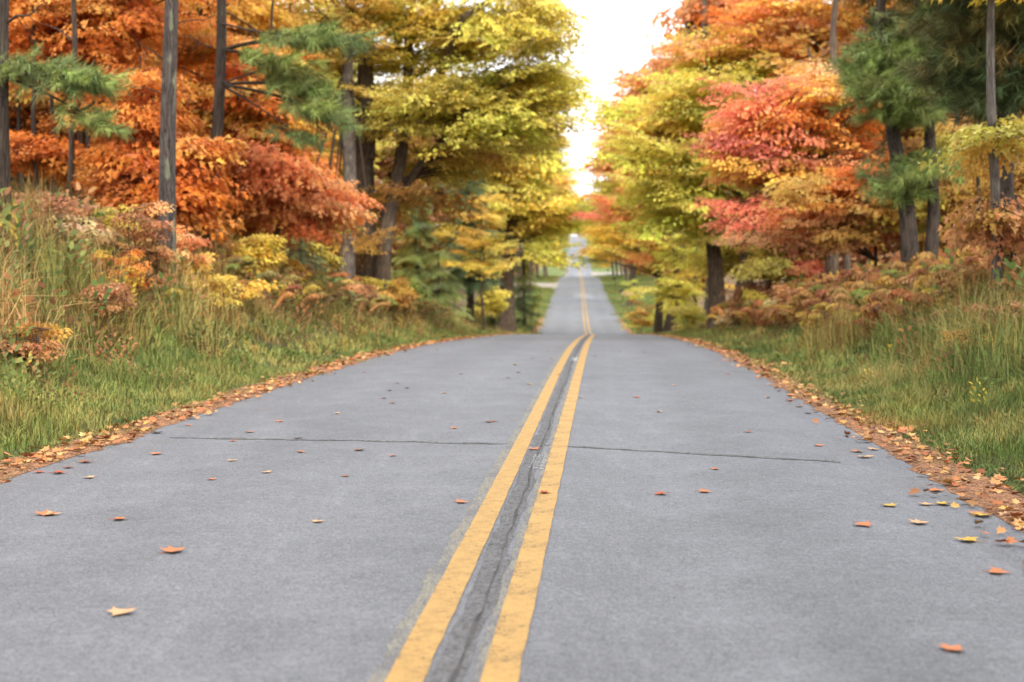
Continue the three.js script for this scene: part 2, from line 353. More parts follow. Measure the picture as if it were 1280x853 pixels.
const SPRAY = {
  near: [1, 2, 3].map((s) => spray({ seed: s, n: 15, len: 0.5, width: 0.24, leaf: 0.115, kind: 'star', tilt: 0.55, droop: 0.5 })),
  mid: [4, 5, 6].map((s) => spray({ seed: s, n: 20, len: 0.66, width: 0.34, leaf: 0.12, kind: 'oval', tilt: 0.5 })),
  far: [7, 8].map((s) => spray({ seed: s, n: 18, len: 1.0, width: 0.55, leaf: 0.22, kind: 'rhomb', tilt: 0.6, thick: 0.25 })),
  pine: [9, 10].map((s) => needleTuft(s, 52, 0.2, 0.7, 0.005)),
  hemlock: [12, 13].map((s) => hemlockSpray(s)),
};
/** a whole bough tip: twigs fanning from a stalk along +x (tip at the origin), with sprays along them */
function makeBough(kind, seed, { BL, twigs, perTwig, scale, hang }) {
  const r = rngOf(seed), b = { p: [], n: [], uv: [], c: [], i: [] }, sticks = [], m = new THREE.Matrix4(), nm = new THREE.Matrix3(), v = V(), X = V(), Y = V(), Z = V(), out = V(1, 0, 0), side = V(0, 0, 1);
  for (let w = 0; w < twigs; w++) {
    const t = (w + 0.6) / twigs, s = w % 2 ? 1 : -1, from = V(-BL * (1 - t), 0.04 * (r() - 0.5), 0), tl = BL * (0.3 + 0.5 * (1 - t) + 0.25 * r());
    const dir = out.clone().multiplyScalar(0.65 + 0.5 * t).addScaledVector(side, s * (1.05 - 0.6 * t)).add(V(0, 0.35 * (r() - 0.45) - hang, 0)).normalize(), tip = from.clone().addScaledVector(dir, tl);
    sticks.push([from, tip]);
    for (let q = 0; q < perTwig; q++) {
      const g = SPRAY[kind][Math.floor(r() * SPRAY[kind].length)], tt = (q + 0.3 + 0.6 * r()) / perTwig, p = from.clone().lerp(tip, tt).add(V((r() - 0.5) * 0.16, (r() - 0.5) * 0.2, (r() - 0.5) * 0.16).multiplyScalar(scale));
      X.copy(dir).add(V((r() - 0.5) * 0.9, (r() - 0.55) * 0.5 - hang * 0.5, (r() - 0.5) * 0.9)).normalize(); Y.set((r() - 0.5) * 0.6, 1, (r() - 0.5) * 0.6); Y.addScaledVector(X, -Y.dot(X)).normalize(); Z.crossVectors(X, Y);
      const k = scale * (0.75 + 0.5 * r()), tint = 0.86 + 0.26 * r(), warm = 0.26 * (r() - 0.5);
      m.makeBasis(X, Y, Z).scale(V(k, k, k)).setPosition(p); nm.getNormalMatrix(m);
      const base = b.p.length / 3, P = g.attributes.position, N = g.attributes.normal, C = g.attributes.color;
      for (let i = 0; i < P.count; i++) { v.fromBufferAttribute(P, i).applyMatrix4(m); b.p.push(v.x, v.y, v.z); v.fromBufferAttribute(N, i).applyMatrix3(nm).normalize(); b.n.push(v.x, v.y, v.z); b.uv.push(0, 0); b.c.push(C.getX(i) * tint, C.getY(i) * tint * (1 + warm), C.getZ(i) * tint); }
      for (const i of g.index.array) b.i.push(i + base);
    }
  }
  return { geo: MB.prototype.geo.call(b), sticks, BL };
}
const BOUGH = {
  near: [1, 2, 3, 4, 5].map((q) => makeBough('near', 1000 + q, { BL: 1.05, twigs: 7, perTwig: 4, scale: 1, hang: 0.1 })),
  mid: [1, 2, 3, 4, 5].map((q) => makeBough('mid', 1010 + q, { BL: 1.6, twigs: 8, perTwig: 4, scale: 0.95, hang: 0.03 })),
  far: [1, 2, 3, 4].map((q) => makeBough('far', 1020 + q, { BL: 2.2, twigs: 6, perTwig: 4, scale: 1.2, hang: 0.03 })),
  pine: [1, 2, 3, 4].map((q) => makeBough('pine', 1030 + q, { BL: 0.85, twigs: 8, perTwig: 3, scale: 1.15, hang: 0.02 })),
  hemlock: [1, 2, 3].map((q) => makeBough('hemlock', 1040 + q, { BL: 0.8, twigs: 6, perTwig: 3, scale: 0.9, hang: 0.22 })),
  small: [1, 2, 3].map((q) => makeBough('near', 1050 + q, { BL: 0.5, twigs: 4, perTwig: 3, scale: 0.85, hang: 0.05 })),
};
const leafMat = new THREE.MeshPhysicalMaterial({ color: 0xffffff, vertexColors: true, roughness: 1, transmission: 0.4, thickness: 0, side: THREE.DoubleSide, specularIntensity: 0.25 });
const needleMat = new THREE.MeshStandardMaterial({ color: 0xffffff, vertexColors: true, roughness: 0.75, side: THREE.DoubleSide });

// leaf colours, as picked leaves would show them on white paper
const PAL = {
  orange: ['#ec9e4a', '#e8903e', '#f0ae58', '#e28438', '#f1ba60', '#d67a3a'],
  deep: ['#da883c', '#e0903e', '#c6783a', '#e69c48', '#b6743e'],
  salmon: ['#f0ae74', '#f2ba7c', '#ec9c64', '#f4c688', '#e89058'],
  apricot: ['#efae6c', '#f2ba76', '#ea9e60', '#ecc074', '#e8aa7c'],
  red: ['#e4826a', '#e99264', '#dc7660', '#eca272', '#e69078'],
  pink: ['#e48878', '#e89684', '#dc7a6e', '#eaa48e', '#e6987a'],
  yellow: ['#eed058', '#e9c64a', '#f1d868', '#e0ba4c', '#ead272'],
  gold: ['#eac052', '#edc85c', '#e0b04a', '#f0d070', '#e4bc60'],
  olive: ['#d8c658', '#ccbc50', '#e0ce60', '#beb04c', '#dacc6a'],
  lime: ['#e4da62', '#d8d65e', '#ebe26e', '#cacc5a', '#ece27a'],
  green: ['#b0b862', '#a0ac5a', '#bec266', '#90a054'],
  ochre: ['#d4a652', '#deb058', '#c4964c', '#e4bc66', '#b88c4e'],
  rust: ['#c08658', '#cc9462', '#ae7650', '#d6a474', '#a67656'],
  pale: ['#e2ca96', '#e6d6a4', '#d6be8e', '#e2be9c', '#ded290'],
  pine: ['#80904c', '#8c9a52', '#708248', '#9aa65a', '#637642'],
  spruce: ['#566c42', '#627648', '#4c623e', '#70824e'],
  dimpine: ['#566840', '#627044', '#4a5c38', '#807a48', '#8f7c46'],
};
const palette = {}, hsl = { h: 0, s: 0, l: 0 };
for (const k in PAL) palette[k] = PAL[k].map((h) => new THREE.Color(h));
function pick(key, r, out, field = 0) { // key may mix two palettes: 'orange+gold'
  const ks = key.split('+'), list = palette[ks.length > 1 && field + 0.25 * (r() - 0.5) > 0 ? ks[1] : ks[0]];
  out.copy(list[Math.floor(r() * list.length)]).lerp(list[Math.floor(r() * list.length)], r());
  return out.multiplyScalar(0.86 + 0.24 * r());
}

// ------------------------------------------------------------------ bark
function barkTex(seed, base, dark, ridge, lichen) {
  const a = tiler(seed, 32), b = tiler(seed + 1, 96), c = tiler(seed + 2, 7), e = tiler(seed + 3, 14);
  const h = (u, v) => { const w = u + 0.04 * (c(u, v * 2) - 0.5); return clamp(Math.abs(a(w, v * 0.22) - 0.5) * 2 * ridge + 0.35 * b(w, v * 0.5) + 0.15 * e(u, v), 0, 1); };
  const B = new THREE.Color(base), D = new THREE.Color(dark), L = new THREE.Color('#8f9a7c'), c0 = new THREE.Color();
  const srgb = (q) => { const t = q.clone().convertLinearToSRGB(); return [t.r, t.g, t.b]; };
  const map = texture(256, 512, (u, v) => { c0.copy(D).lerp(B, ss(h(u, v), 0.1, 0.75)); const l = ss(c(u, v) * 0.6 + e(u, v) * 0.5, 1 - lichen, 1.15 - lichen); c0.lerp(L, l * 0.5); return srgb(c0); }, true, 1, 0.4);
  const bump = texture(256, 512, (u, v) => { const k = h(u, v); return [k, k, k]; }, false, 1, 0.4);
  return new THREE.MeshStandardMaterial({ map, bumpMap: bump, bumpScale: 0.03, roughness: 0.95 });
}
const BARK = {
  maple: barkTex(31, '#6a5c4e', '#2e2620', 1, 0.12), pine: barkTex(41, '#5c5450', '#2a2422', 0.8, 0.2), dark: barkTex(51, '#4a4038', '#1f1a16', 1, 0.05), pale: barkTex(61, '#867e78', '#443c38', 0.5, 0.15), twig: new THREE.MeshStandardMaterial({ color: '#40352c', roughness: 0.95 }),
};

// ------------------------------------------------------------------ tree builder
const M4 = new THREE.Matrix4(), Q = new THREE.Quaternion(), SC = V(1, 1, 1), X = V(), Y = V(), Z = V();
let sprayCount = 0;
/**
 * base: world position on the ground. stems: [{top: world point, r, bend}] (the first is the trunk).
 * lobes: [{c: world centre, rx, ry, rz, n: boughs, pal}]; boughs grow from the nearest stem or limb to points in the lobes.
 */
function tree({ name, label, category = 'tree', group, base, stems, lobes, seed, kind = 'mid', bark = 'maple', boughLen = 1.3, scale = 1, hang = 0, dead = [], twigs = 6, perTwig = 4, conifer = false, loose = !conifer, flare = 1.5, sink = 0.25 }) {
  const r = rngOf(seed), root = new THREE.Group(), rel = (p) => p.clone().sub(base);
  root.name = numbered(name); root.position.copy(base); tag(root, label, category, group); scene.add(root);
  const bones = []; // {p, r}: points that boughs may grow from
  stems.forEach((s, si) => {
    const from = s.from ? rel(s.from) : V(s.dx ?? 0, -sink, s.dz ?? 0), to = rel(s.top), L = from.distanceTo(to), n = Math.max(6, Math.round(L / 0.7)), pts = [], b = new MB();
    const ax = r() * 9, bend = s.bend ?? 0.02;
    for (let k = 0; k <= n; k++) {
      const t = k / n, p = from.clone().lerp(to, t), w = Math.sin(Math.PI * t) * L * bend;
      if (s.sag) p.y += Math.sin(Math.PI * t) * L * s.sag;
      p.x += w * nz(ax, t * 2.3) * 2; p.z += w * nz(ax + 5, t * 2.3) * 2;
      pts.push(p);
    }
    const rad = (k, a, len) => { const t = k / n, fl = s.from ? 0 : Math.exp(-len / (s.r * 2.2)) * (flare - 1); return s.r * (1 - 0.72 * t ** 1.15) * (1 + fl * (0.75 + 0.5 * Math.cos(a * 3 + ax))) * (1 + 0.07 * nz(Math.cos(a) * 1.3 + ax, Math.sin(a) * 1.3, len * 1.1)); };
    b.tube(pts, rad, s.r > 0.12 ? 14 : 8);
    const g = b.geo(); for (let i = 0; i < g.attributes.uv.count; i++) g.attributes.uv.setX(i, g.attributes.uv.getX(i) * Math.max(1, Math.round(s.r * 6.283)));
    g.computeVertexNormals();
    const m = new THREE.Mesh(g, BARK[bark]); m.name = si && s.from ? 'limb' : 'trunk'; root.add(m);
    pts.forEach((p, k) => { if (k / n > (s.bare ?? 0.25)) bones.push({ p, r: rad(k, 1, 9) }); });
  });
  const wood = new MB(), col = new THREE.Color(), kinds = BOUGH[kind], mats = kinds.map(() => []), cols = kinds.map(() => []), stick = [V(), V()];
  for (const [p, q, rr] of dead) { // bare dead branches
    const a = rel(p), b = rel(q), n = 7, pts = []; for (let k = 0; k <= n; k++) pts.push(a.clone().lerp(b, k / n).add(V(0, (0.05 * nz(k * 0.5, seed) - 0.0) * 2, 0.1 * nz(k * 0.6, seed + 3))));
    wood.tube(pts, pts.map((_, k) => rr * (1 - 0.75 * k / n)), 5);
    for (let k = 2; k < n; k++) { const e = pts[k].clone().add(V((b.x - a.x) * 0.12, -0.12 - 0.3 * r(), (r() - 0.5) * 0.9)); wood.tube([pts[k], pts[k].clone().lerp(e, 0.5).add(V(0, 0.04, 0)), e], [rr * 0.3, rr * 0.2, rr * 0.08], 4); }
  }
  for (const lb of lobes) for (let k = 0; k < lb.n * (loose ? 0.95 : 0.8); k++) {
    const u = V(r() - 0.5, r() - 0.5, r() - 0.5).normalize().multiplyScalar(loose ? 1.45 * r() ** 0.8 : r() ** 0.42);
    if (loose) { const q = 0.55; u.y = Math.round(u.y / q + 0.5 * Math.sin(u.x * 2 + lb.c.x)) * q + 0.42 * (r() - 0.5); }   // boughs lie in loose tiers
    const end = rel(lb.c).add(V(u.x * lb.rx, u.y * lb.ry, u.z * (lb.rz ?? lb.rx)));
    if (end.y < 0.25) continue;
    let best = null, bd = 1e9;
    for (const s of bones) { const h = Math.hypot(s.p.x - end.x, s.p.z - end.z), want = end.y - (conifer ? 0.05 : 0.45) * h, d = h * 0.7 + Math.abs(s.p.y - want) * 1.2; if (d < bd) { bd = d; best = s; } }
    const S = best.p, L = S.distanceTo(end), br = Math.min(best.r * 0.6, 0.012 + L * 0.0085);
    const ctl = S.clone().lerp(end, 0.5).add(V(0.12 * L * (r() - 0.5), L * (conifer ? 0.06 : 0.1), 0.12 * L * (r() - 0.5))), path = [], n = Math.max(4, Math.min(8, Math.round(L / 0.8)));
    for (let i = 0; i <= n; i++) { const t = i / n; path.push(S.clone().multiplyScalar((1 - t) ** 2).addScaledVector(ctl, 2 * t * (1 - t)).addScaledVector(end, t * t)); }
    wood.tube(path, path.map((_, i) => br * (1 - 0.8 * i / n) + 0.003), 5);
    const out = end.clone().sub(path[n - 2]); { const oh = Math.hypot(out.x, out.z), ol = out.length(), az = r() * 6.283; if (oh < 0.55 * ol) { out.x += Math.cos(az) * ol * 0.7; out.z += Math.sin(az) * ol * 0.7; } out.y = clamp(out.y * 0.4, -0.3 * ol, 0.3 * ol) - hang * ol; out.normalize(); }
    const field = fbm(end.x * 0.3 + seed, end.y * 0.3, end.z * 0.3) * 1.6, vi = Math.floor(r() * kinds.length), bo = kinds[vi], k2 = boughLen / bo.BL * (loose ? 0.55 + 0.75 * r() : 0.75 + 0.5 * r());
    X.copy(out); Y.set((r() - 0.5) * 0.35, 1, (r() - 0.5) * 0.35); Y.addScaledVector(X, -Y.dot(X)).normalize(); Z.crossVectors(X, Y);
    M4.makeBasis(X, Y, Z).scale(SC.set(k2, k2, k2 * (r() < 0.5 ? 1 : 0.85))).setPosition(end); mats[vi].push(M4.toArray());
    for (const [f, t] of bo.sticks) { stick[0].copy(f).applyMatrix4(M4); stick[1].copy(t).applyMatrix4(M4); wood.tube(stick, [0.009, 0.003], 3); }
    pick(loose && r() < 0.22 ? lobes[Math.floor(r() * lobes.length)].pal : lb.pal, r, col, field).multiplyScalar(0.92 + 0.16 * r()); cols[vi].push(col.r, col.g, col.b);
  }
  if (wood.p.length) { const m = new THREE.Mesh(wood.geo(), BARK.twig); m.name = 'branches'; m.userData.kind = 'stuff'; root.add(m); }
  mats.forEach((list, g) => { // the foliage: tens of thousands of leaves, as a few bough shapes strewn through the crown
    if (!list.length) return;
    const im = new THREE.InstancedMesh(kinds[g].geo, kind === 'pine' || kind === 'hemlock' ? needleMat : leafMat, list.length);
    list.forEach((m, k) => { im.setMatrixAt(k, M4.fromArray(m)); im.setColorAt(k, col.setRGB(cols[g][k * 3], cols[g][k * 3 + 1], cols[g][k * 3 + 2])); });
    im.name = 'crown'; im.userData.kind = 'stuff'; root.add(im); sprayCount += list.length;
  });
  shade(root);
  return root;
}
/** lobe from photo pixels: centre, radii, all at depth d (+dd metres further) */
const lobe = (px, py, rx, ry, d, pal, n, dd = 0, rz) => ({ c: at(px, py, d + dd), rx: rx * d / F, ry: ry * d / F, rz: rz ?? rx * d / F * 0.9, n, pal });
const ground = (px, d) => { const p = at(px, 350, d); return G(p.x, d); };
const top = (px, py, d) => at(px, py, d);

// ------------------------------------------------------------------ trees by the road, left
tree({ name: 'pine_tree', label: 'tall straight pine with grey lichen-flecked trunk on the weedy bank', seed: 101, kind: 'pine', bark: 'pine', base: ground(207, 24), stems: [{ top: top(222, -420, 24), r: 0.165, bend: 0.006, bare: 0.55 }], conifer: true, boughLen: 0.9, perTwig: 5,
  lobes: [lobe(215, -330, 130, 150, 24, 'pine', 46)], dead: [[top(212, 80, 24), top(165, 45, 23.5), 0.014], [top(211, 120, 24), top(150, 100, 23.6), 0.012], [top(212, 30, 24), top(270, 20, 24), 0.014]] });
tree({ name: 'pine_tree', label: 'slim dark pine behind the lichen-flecked trunk, boughs reaching towards the maples', seed: 102, kind: 'pine', bark: 'dark', base: ground(258, 29), stems: [{ top: top(285, -380, 29), r: 0.14, bend: 0.01, bare: 0.35 }], conifer: true, boughLen: 1.0, perTwig: 6, hang: 0.1,
  lobes: [lobe(395, 45, 46, 5, 29, 'pine', 4, 0, 0.7), lobe(340, 80, 30, 5, 29, 'pine', 3, 0, 0.6), lobe(370, 108, 36, 7, 29, 'pine', 5, 0, 0.6), lobe(400, 138, 20, 6, 29, 'pine', 3, 0, 0.5), lobe(385, 170, 16, 5, 29, 'pine', 1, 0, 0.5), lobe(290, -220, 110, 160, 29, 'pine', 36)],
  dead: [[top(270, 28, 29), top(400, 52, 28.4), 0.028], [top(268, 95, 29), top(330, 130, 28.6), 0.018], [top(266, 60, 29), top(225, 40, 28.6), 0.018], [top(262, 190, 29), top(320, 180, 28.7), 0.014]] });
tree({ name: 'pine_tree', label: 'dark pine trunk at the outer end of the weedy bank with low green boughs', seed: 103, kind: 'pine', bark: 'dark', base: ground(6, 22), stems: [{ top: top(-2, -420, 22), r: 0.12, bend: 0.01, bare: 0.3 }], conifer: true, boughLen: 0.8, perTwig: 6, hang: 0.08,
  lobes: [lobe(40, 84, 40, 5, 22, 'pine', 4, 0, 0.5), lobe(100, 102, 36, 4, 22, 'pine', 4, 0, 0.4), lobe(125, 150, 26, 3, 22, 'pine', 2, 0, 0.4), lobe(10, -240, 110, 130, 22, 'pine', 26)], dead: [[top(4, 30, 22), top(60, 5, 21.6), 0.025]] });

const orangeL = [
  ['orange maple with drooping boughs over the goldenrod, beside the grey pine', 33, 330, 345, [[330, 195, 70, 40, 'salmon', 20], [385, 250, 52, 26, 'salmon', 16], [300, 245, 60, 40, 'orange', 15], [285, 130, 60, 50, 'orange+gold', 15], [350, 130, 40, 30, 'orange+gold', 8], [250, 50, 70, 60, 'orange+gold', 18]], 0.07, -60],
  ['deep orange maple standing in the woods between the two darkest pines', 31, 98, 120, [[50, 40, 70, 55, 'deep', 16], [120, 60, 55, 45, 'orange', 14], [150, 20, 60, 40, 'orange', 12], [60, 190, 60, 28, 'deep', 9], [140, 200, 45, 30, 'orange', 8], [120, -60, 120, 60, 'orange', 20]], 0.08, -140],
  ['orange sapling leafing out right behind the lichen-flecked pine', 28, 182, 175, [[170, 135, 42, 50, 'orange', 13], [230, 180, 40, 40, 'orange', 11], [150, 220, 35, 22, 'deep+orange', 6], [235, 240, 32, 32, 'orange', 8]], 0.045, 70],
  ['rust orange maple deep in the woods behind the weedy bank', 40, 15, 20, [[20, 150, 80, 60, 'deep', 14], [20, 40, 80, 60, 'deep+orange', 14], [90, 110, 55, 35, 'deep', 8], [0, -70, 110, 60, 'orange', 14]], 0.1, -160],
  ['tall orange maple whose crown fills the gap over the slim pine', 38, 235, 250, [[210, 30, 70, 60, 'orange', 15], [300, 30, 60, 40, 'gold+orange', 12], [240, 110, 60, 40, 'orange', 12], [240, -70, 130, 70, 'orange+gold', 26], [330, 60, 50, 40, 'gold+olive', 8]], 0.1, -170],
];
orangeL.forEach(([label, d, b, t, ls, rr, ty], i) => tree({ name: 'maple_tree', label, seed: 210 + i, kind: 'near', base: ground(b, d), stems: [{ top: top(t, ty, d), r: rr, bend: 0.05, bare: 0.2 }], boughLen: 1.0, perTwig: 4, hang: 0.12, lobes: ls.map(([a, c, e, f, p, n]) => lobe(a, c, e, f, d, p, Math.round(n * 1.5))) }));

{ const d = 46; // the big group of yellow maples
  tree({ name: 'maple_tree', label: 'large yellow-green maple with several dark stems and a limb reaching over the verge', seed: 301, kind: 'mid', bark: 'maple', base: ground(455, d), boughLen: 1.7, scale: 1.15,
    stems: [{ top: top(475, -150, d), r: 0.42, bend: 0.03, bare: 0.3 }, { dx: 0.55, dz: 0.4, top: top(540, -110, d), r: 0.27, bend: 0.05, bare: 0.3 },
      { from: top(463, 275, d), top: top(560, 155, d - 1), r: 0.2, bend: 0.08, sag: -0.06, bare: 0.5 }, { from: top(462, 200, d), top: top(415, 40, d + 1), r: 0.2, bend: 0.08, bare: 0.4 }, { from: top(470, 170, d), top: top(650, -20, d - 2), r: 0.22, bend: 0.1, sag: 0.06, bare: 0.3 }],
    lobes: [lobe(560, 55, 90, 60, d, 'lime+yellow', 34), lobe(622, 60, 60, 55, d, 'olive+lime', 28, -1), lobe(660, 35, 34, 45, d, 'yellow+olive', 16, -2), lobe(480, 20, 80, 60, d, 'olive+lime', 26), lobe(540, 140, 70, 32, d, 'lime+olive', 22, -1.5), lobe(620, 140, 70, 30, d, 'olive+lime', 24, -1), lobe(668, 118, 36, 30, d, 'lime+yellow', 14), lobe(450, 110, 50, 60, d, 'olive+lime', 12, 2), lobe(560, -60, 110, 60, d, 'olive+yellow', 34), lobe(480, 250, 45, 26, d, 'ochre', 8), lobe(590, 200, 60, 25, d, 'olive+yellow', 14, 1)] });
  tree({ name: 'maple_tree', label: 'straight grey-stemmed maple standing tight against the large yellow-green one', seed: 302, kind: 'mid', bark: 'pale', base: ground(430, 44), stems: [{ top: top(440, -200, 44), r: 0.26, bend: 0.012, bare: 0.5 }], boughLen: 1.4, scale: 1.1,
    lobes: [lobe(430, 10, 70, 45, 44, 'olive+gold', 18), lobe(400, -60, 100, 50, 44, 'gold+olive', 24), lobe(420, 300, 50, 20, 44, 'ochre+olive', 9), lobe(400, 60, 40, 30, 44, 'olive', 6)] });
}
const leftFar = [ // further down the left side
  ['yellow maple with a thick grey stump-like trunk close to the lawn', 88, 632, 0.5, 200, [[650, 230, 55, 45, 'yellow+lime', 34], [610, 240, 40, 40, 'olive+yellow', 20], [690, 265, 35, 30, 'lime+yellow', 16], [640, 150, 60, 50, 'lime+yellow', 26], [600, 300, 26, 22, 'yellow', 10]]],
  ['pale straw-coloured tree fading behind the large yellow-green maple', 100, 540, 0.2, 170, [[540, 240, 50, 50, 'pale+yellow', 30], [500, 210, 40, 50, 'pale+gold', 22], [570, 190, 40, 40, 'yellow+pale', 20]]],
  ['golden maple beyond the dark spruce', 112, 600, 0.3, 120, [[590, 170, 50, 45, 'lime+olive', 24], [640, 190, 45, 60, 'yellow+lime', 26], [560, 130, 45, 40, 'olive+yellow', 18]]],
  ['golden maple leaning over the roadside lawn on the rise', 140, 652, 0.35, 130, [[655, 195, 40, 55, 'yellow+lime', 32], [690, 240, 22, 40, 'gold+lime', 20], [640, 160, 36, 50, 'lime+yellow', 20], [688, 165, 14, 40, 'apricot+gold', 7]]],
];
leftFar.forEach(([label, d, b, rr, ty, ls], i) => tree({ name: 'maple_tree', label, seed: 330 + i, kind: 'far', base: ground(b, d), stems: [{ top: top(b + 8, ty - 60, d), r: rr, bend: 0.03, bare: 0.35 }], boughLen: 2.2, scale: 1.2, perTwig: 4, lobes: ls.map(([a, c, e, f, p, n]) => lobe(a, c, e, f, d, p, n)) }));
tree({ name: 'maple_tree', label: 'young yellow maple leafing out in front of the dark spruce', seed: 340, kind: 'mid', base: ground(604, 68), stems: [{ top: top(600, 255, 68), r: 0.07, bend: 0.05, bare: 0.3 }], boughLen: 1.0, scale: 1.1, lobes: [lobe(585, 300, 28, 24, 68, 'yellow+gold', 14), lobe(615, 320, 24, 20, 68, 'yellow+olive', 10), lobe(600, 270, 26, 20, 68, 'gold+yellow', 9)] });

/** a conifer with whorls of drooping boughs, from its top and base */
function spruce(label, px, d, topY, rad, seed, kind, pal, low = 0.12) {
  const b = ground(px, d), t = at(px, topY, d), h = t.y - b.y, lobes = [], n = Math.max(5, Math.round(h / 0.5));
  for (let k = 0; k < n; k++) { const q = low + (0.98 - low) * (k / (n - 1)), w = rad * (1 - q) ** 0.75 + 0.12; lobes.push({ c: V(b.x, b.y + h * q, b.z), rx: w, rz: w, ry: h / n * 0.45, n: Math.max(3, Math.round(w * 7)), pal }); }
  tree({ name: 'spruce_tree', label, seed, kind, bark: 'dark', base: b, stems: [{ top: t, r: 0.03 + h * 0.022, bend: 0.01, bare: 0.05 }], conifer: true, loose: false, boughLen: 0.55 * rad, twigs: 6, perTwig: 3, hang: 0.2, scale: 0.9, lobes });
}
spruce('dark green spruce with a bare lower trunk beside the road crest', 588, 73, 205, 1.7, 351, 'hemlock', 'spruce', 0.3);
spruce('small soft green conifer in the long grass before the dark spruce', 548, 60, 318, 1.3, 352, 'hemlock', 'green+pine', 0.05);
spruce('low dark spruce under the orange maple boughs', 375, 36, 300, 0.8, 353, 'hemlock', 'spruce', 0.05);
spruce('slender green conifer beside the thick grey trunk', 655, 90, 320, 1.1, 354, 'hemlock', 'spruce+green', 0.1);

// ------------------------------------------------------------------ trees by the road, right
{ let d = 54;
  tree({ name: 'maple_tree', label: 'yellow-green maple with twin dark trunks at the edge of the bracken', seed: 401, kind: 'mid', bark: 'maple', base: ground(897, d), boughLen: 1.7, scale: 1.15,
    stems: [{ top: top(880, -20, d), r: 0.33, bend: 0.03, bare: 0.3 }, { dx: 0.6, dz: 0.3, top: top(930, 60, d), r: 0.26, bend: 0.05, bare: 0.3 }, { from: top(893, 270, d), top: top(800, 170, d), r: 0.14, bend: 0.07, bare: 0.3 }],
    lobes: [lobe(858, 130, 52, 40, d, 'lime+yellow', 28, -2), lobe(900, 110, 50, 45, d, 'lime+gold', 22), lobe(820, 205, 55, 40, d, 'lime', 26, -2), lobe(880, 200, 60, 45, d, 'lime+olive', 28, -2), lobe(860, 265, 60, 28, d, 'lime+olive', 20, -1), lobe(805, 160, 32, 28, d, 'lime+apricot', 12), lobe(935, 270, 45, 28, d, 'olive+lime', 12), lobe(910, 330, 40, 20, d, 'olive', 8, 2), lobe(900, 65, 45, 30, d, 'yellow+apricot', 14)] });
  d = 41;
  tree({ name: 'maple_tree', label: 'maple with coral red boughs hanging over the bracken', seed: 402, kind: 'mid', bark: 'maple', base: ground(1034, d), boughLen: 1.4, perTwig: 5, hang: 0.04,
    stems: [{ top: top(1045, -60, d), r: 0.2, bend: 0.04, bare: 0.25 }, { dx: 0.4, top: top(1010, 60, d), r: 0.13, bend: 0.06, bare: 0.3 }, { from: top(1040, 200, d), top: top(950, 120, d - 1), r: 0.08, bend: 0.08, bare: 0.3 }],
    lobes: [lobe(975, 125, 60, 26, d, 'red+orange', 22, -1), lobe(1035, 120, 50, 26, d, 'orange+salmon', 16, -1), lobe(935, 182, 34, 14, d, 'pink+red', 10, -1.5), lobe(960, 150, 40, 20, d, 'red+orange', 12, -1), lobe(1005, 178, 55, 26, d, 'orange+gold', 20), lobe(955, 215, 40, 14, d, 'salmon+gold', 8, -1), lobe(945, 258, 32, 14, d, 'pink+red', 7, -2), lobe(1060, 170, 50, 36, d, 'orange+ochre', 14), lobe(1010, 215, 50, 20, d, 'salmon+gold', 12), lobe(1000, 250, 50, 22, d, 'ochre+rust', 10)] });
  d = 56;
  tree({ name: 'maple_tree', label: 'tall flame orange maple towering over the coral red one', seed: 403, kind: 'mid', bark: 'maple', base: ground(1062, d), boughLen: 1.8, scale: 1.2,
    stems: [{ top: top(1060, -220, d), r: 0.34, bend: 0.03, bare: 0.3 }, { from: top(1062, 150, d), top: top(1000, -60, d - 1), r: 0.16, bend: 0.07, bare: 0.2 }, { from: top(1065, 120, d), top: top(1120, -60, d - 1), r: 0.16, bend: 0.07, bare: 0.2 }],
    lobes: [lobe(960, 40, 70, 45, d, 'orange+salmon', 30, -2), lobe(1040, 40, 70, 45, d, 'orange+gold', 30, -2), lobe(1010, 100, 70, 30, d, 'orange+gold', 20, -2), lobe(1100, 20, 50, 60, d, 'gold+orange', 18), lobe(940, 15, 40, 36, d, 'salmon+apricot', 16, -1), lobe(1020, -60, 100, 55, d, 'orange+salmon', 40), lobe(930, 80, 40, 30, d, 'apricot+gold', 12)] });
}
const rightFar = [
  ['apricot orange maple rising behind the yellow-green one', 84, 835, 0.34, 'far', [[905, 32, 34, 36, 'apricot+salmon', 32], [862, 85, 34, 36, 'apricot+salmon', 36], [818, 138, 26, 32, 'salmon+apricot', 26], [920, -20, 45, 40, 'apricot+orange', 26], [860, 130, 45, 45, 'apricot+gold', 26], [788, 190, 20, 26, 'salmon+apricot', 18], [790, 230, 30, 24, 'apricot+gold', 10]], -60],
  ['yellow maple with a dark trunk right beside the road crest', 80, 822, 0.24, 'mid', [[800, 285, 45, 22, 'yellow+gold', 20], [770, 255, 30, 13, 'salmon+red', 10], [760, 300, 26, 24, 'yellow+gold', 12], [830, 300, 40, 26, 'lime+ochre', 14], [800, 235, 40, 25, 'olive+lime', 16], [815, 328, 20, 8, 'apricot+salmon', 5], [845, 270, 30, 20, 'green+lime', 9]], 190],
  ['slim dark-trunked maple next to the yellow one at the crest', 78, 840, 0.17, 'mid', [[850, 330, 30, 20, 'lime+yellow', 10], [830, 360, 26, 10, 'lime+yellow', 6], [860, 290, 34, 24, 'olive+lime', 12], [860, 365, 24, 14, 'olive+lime', 6]], 220],
  ['golden maple over the mailboxes on the rise', 150, 786, 0.3, 'far', [[775, 230, 35, 40, 'gold+olive', 30], [762, 268, 18, 26, 'gold+olive', 14], [790, 290, 26, 26, 'lime+yellow', 14], [778, 190, 22, 34, 'apricot+gold', 16]], 150],
];
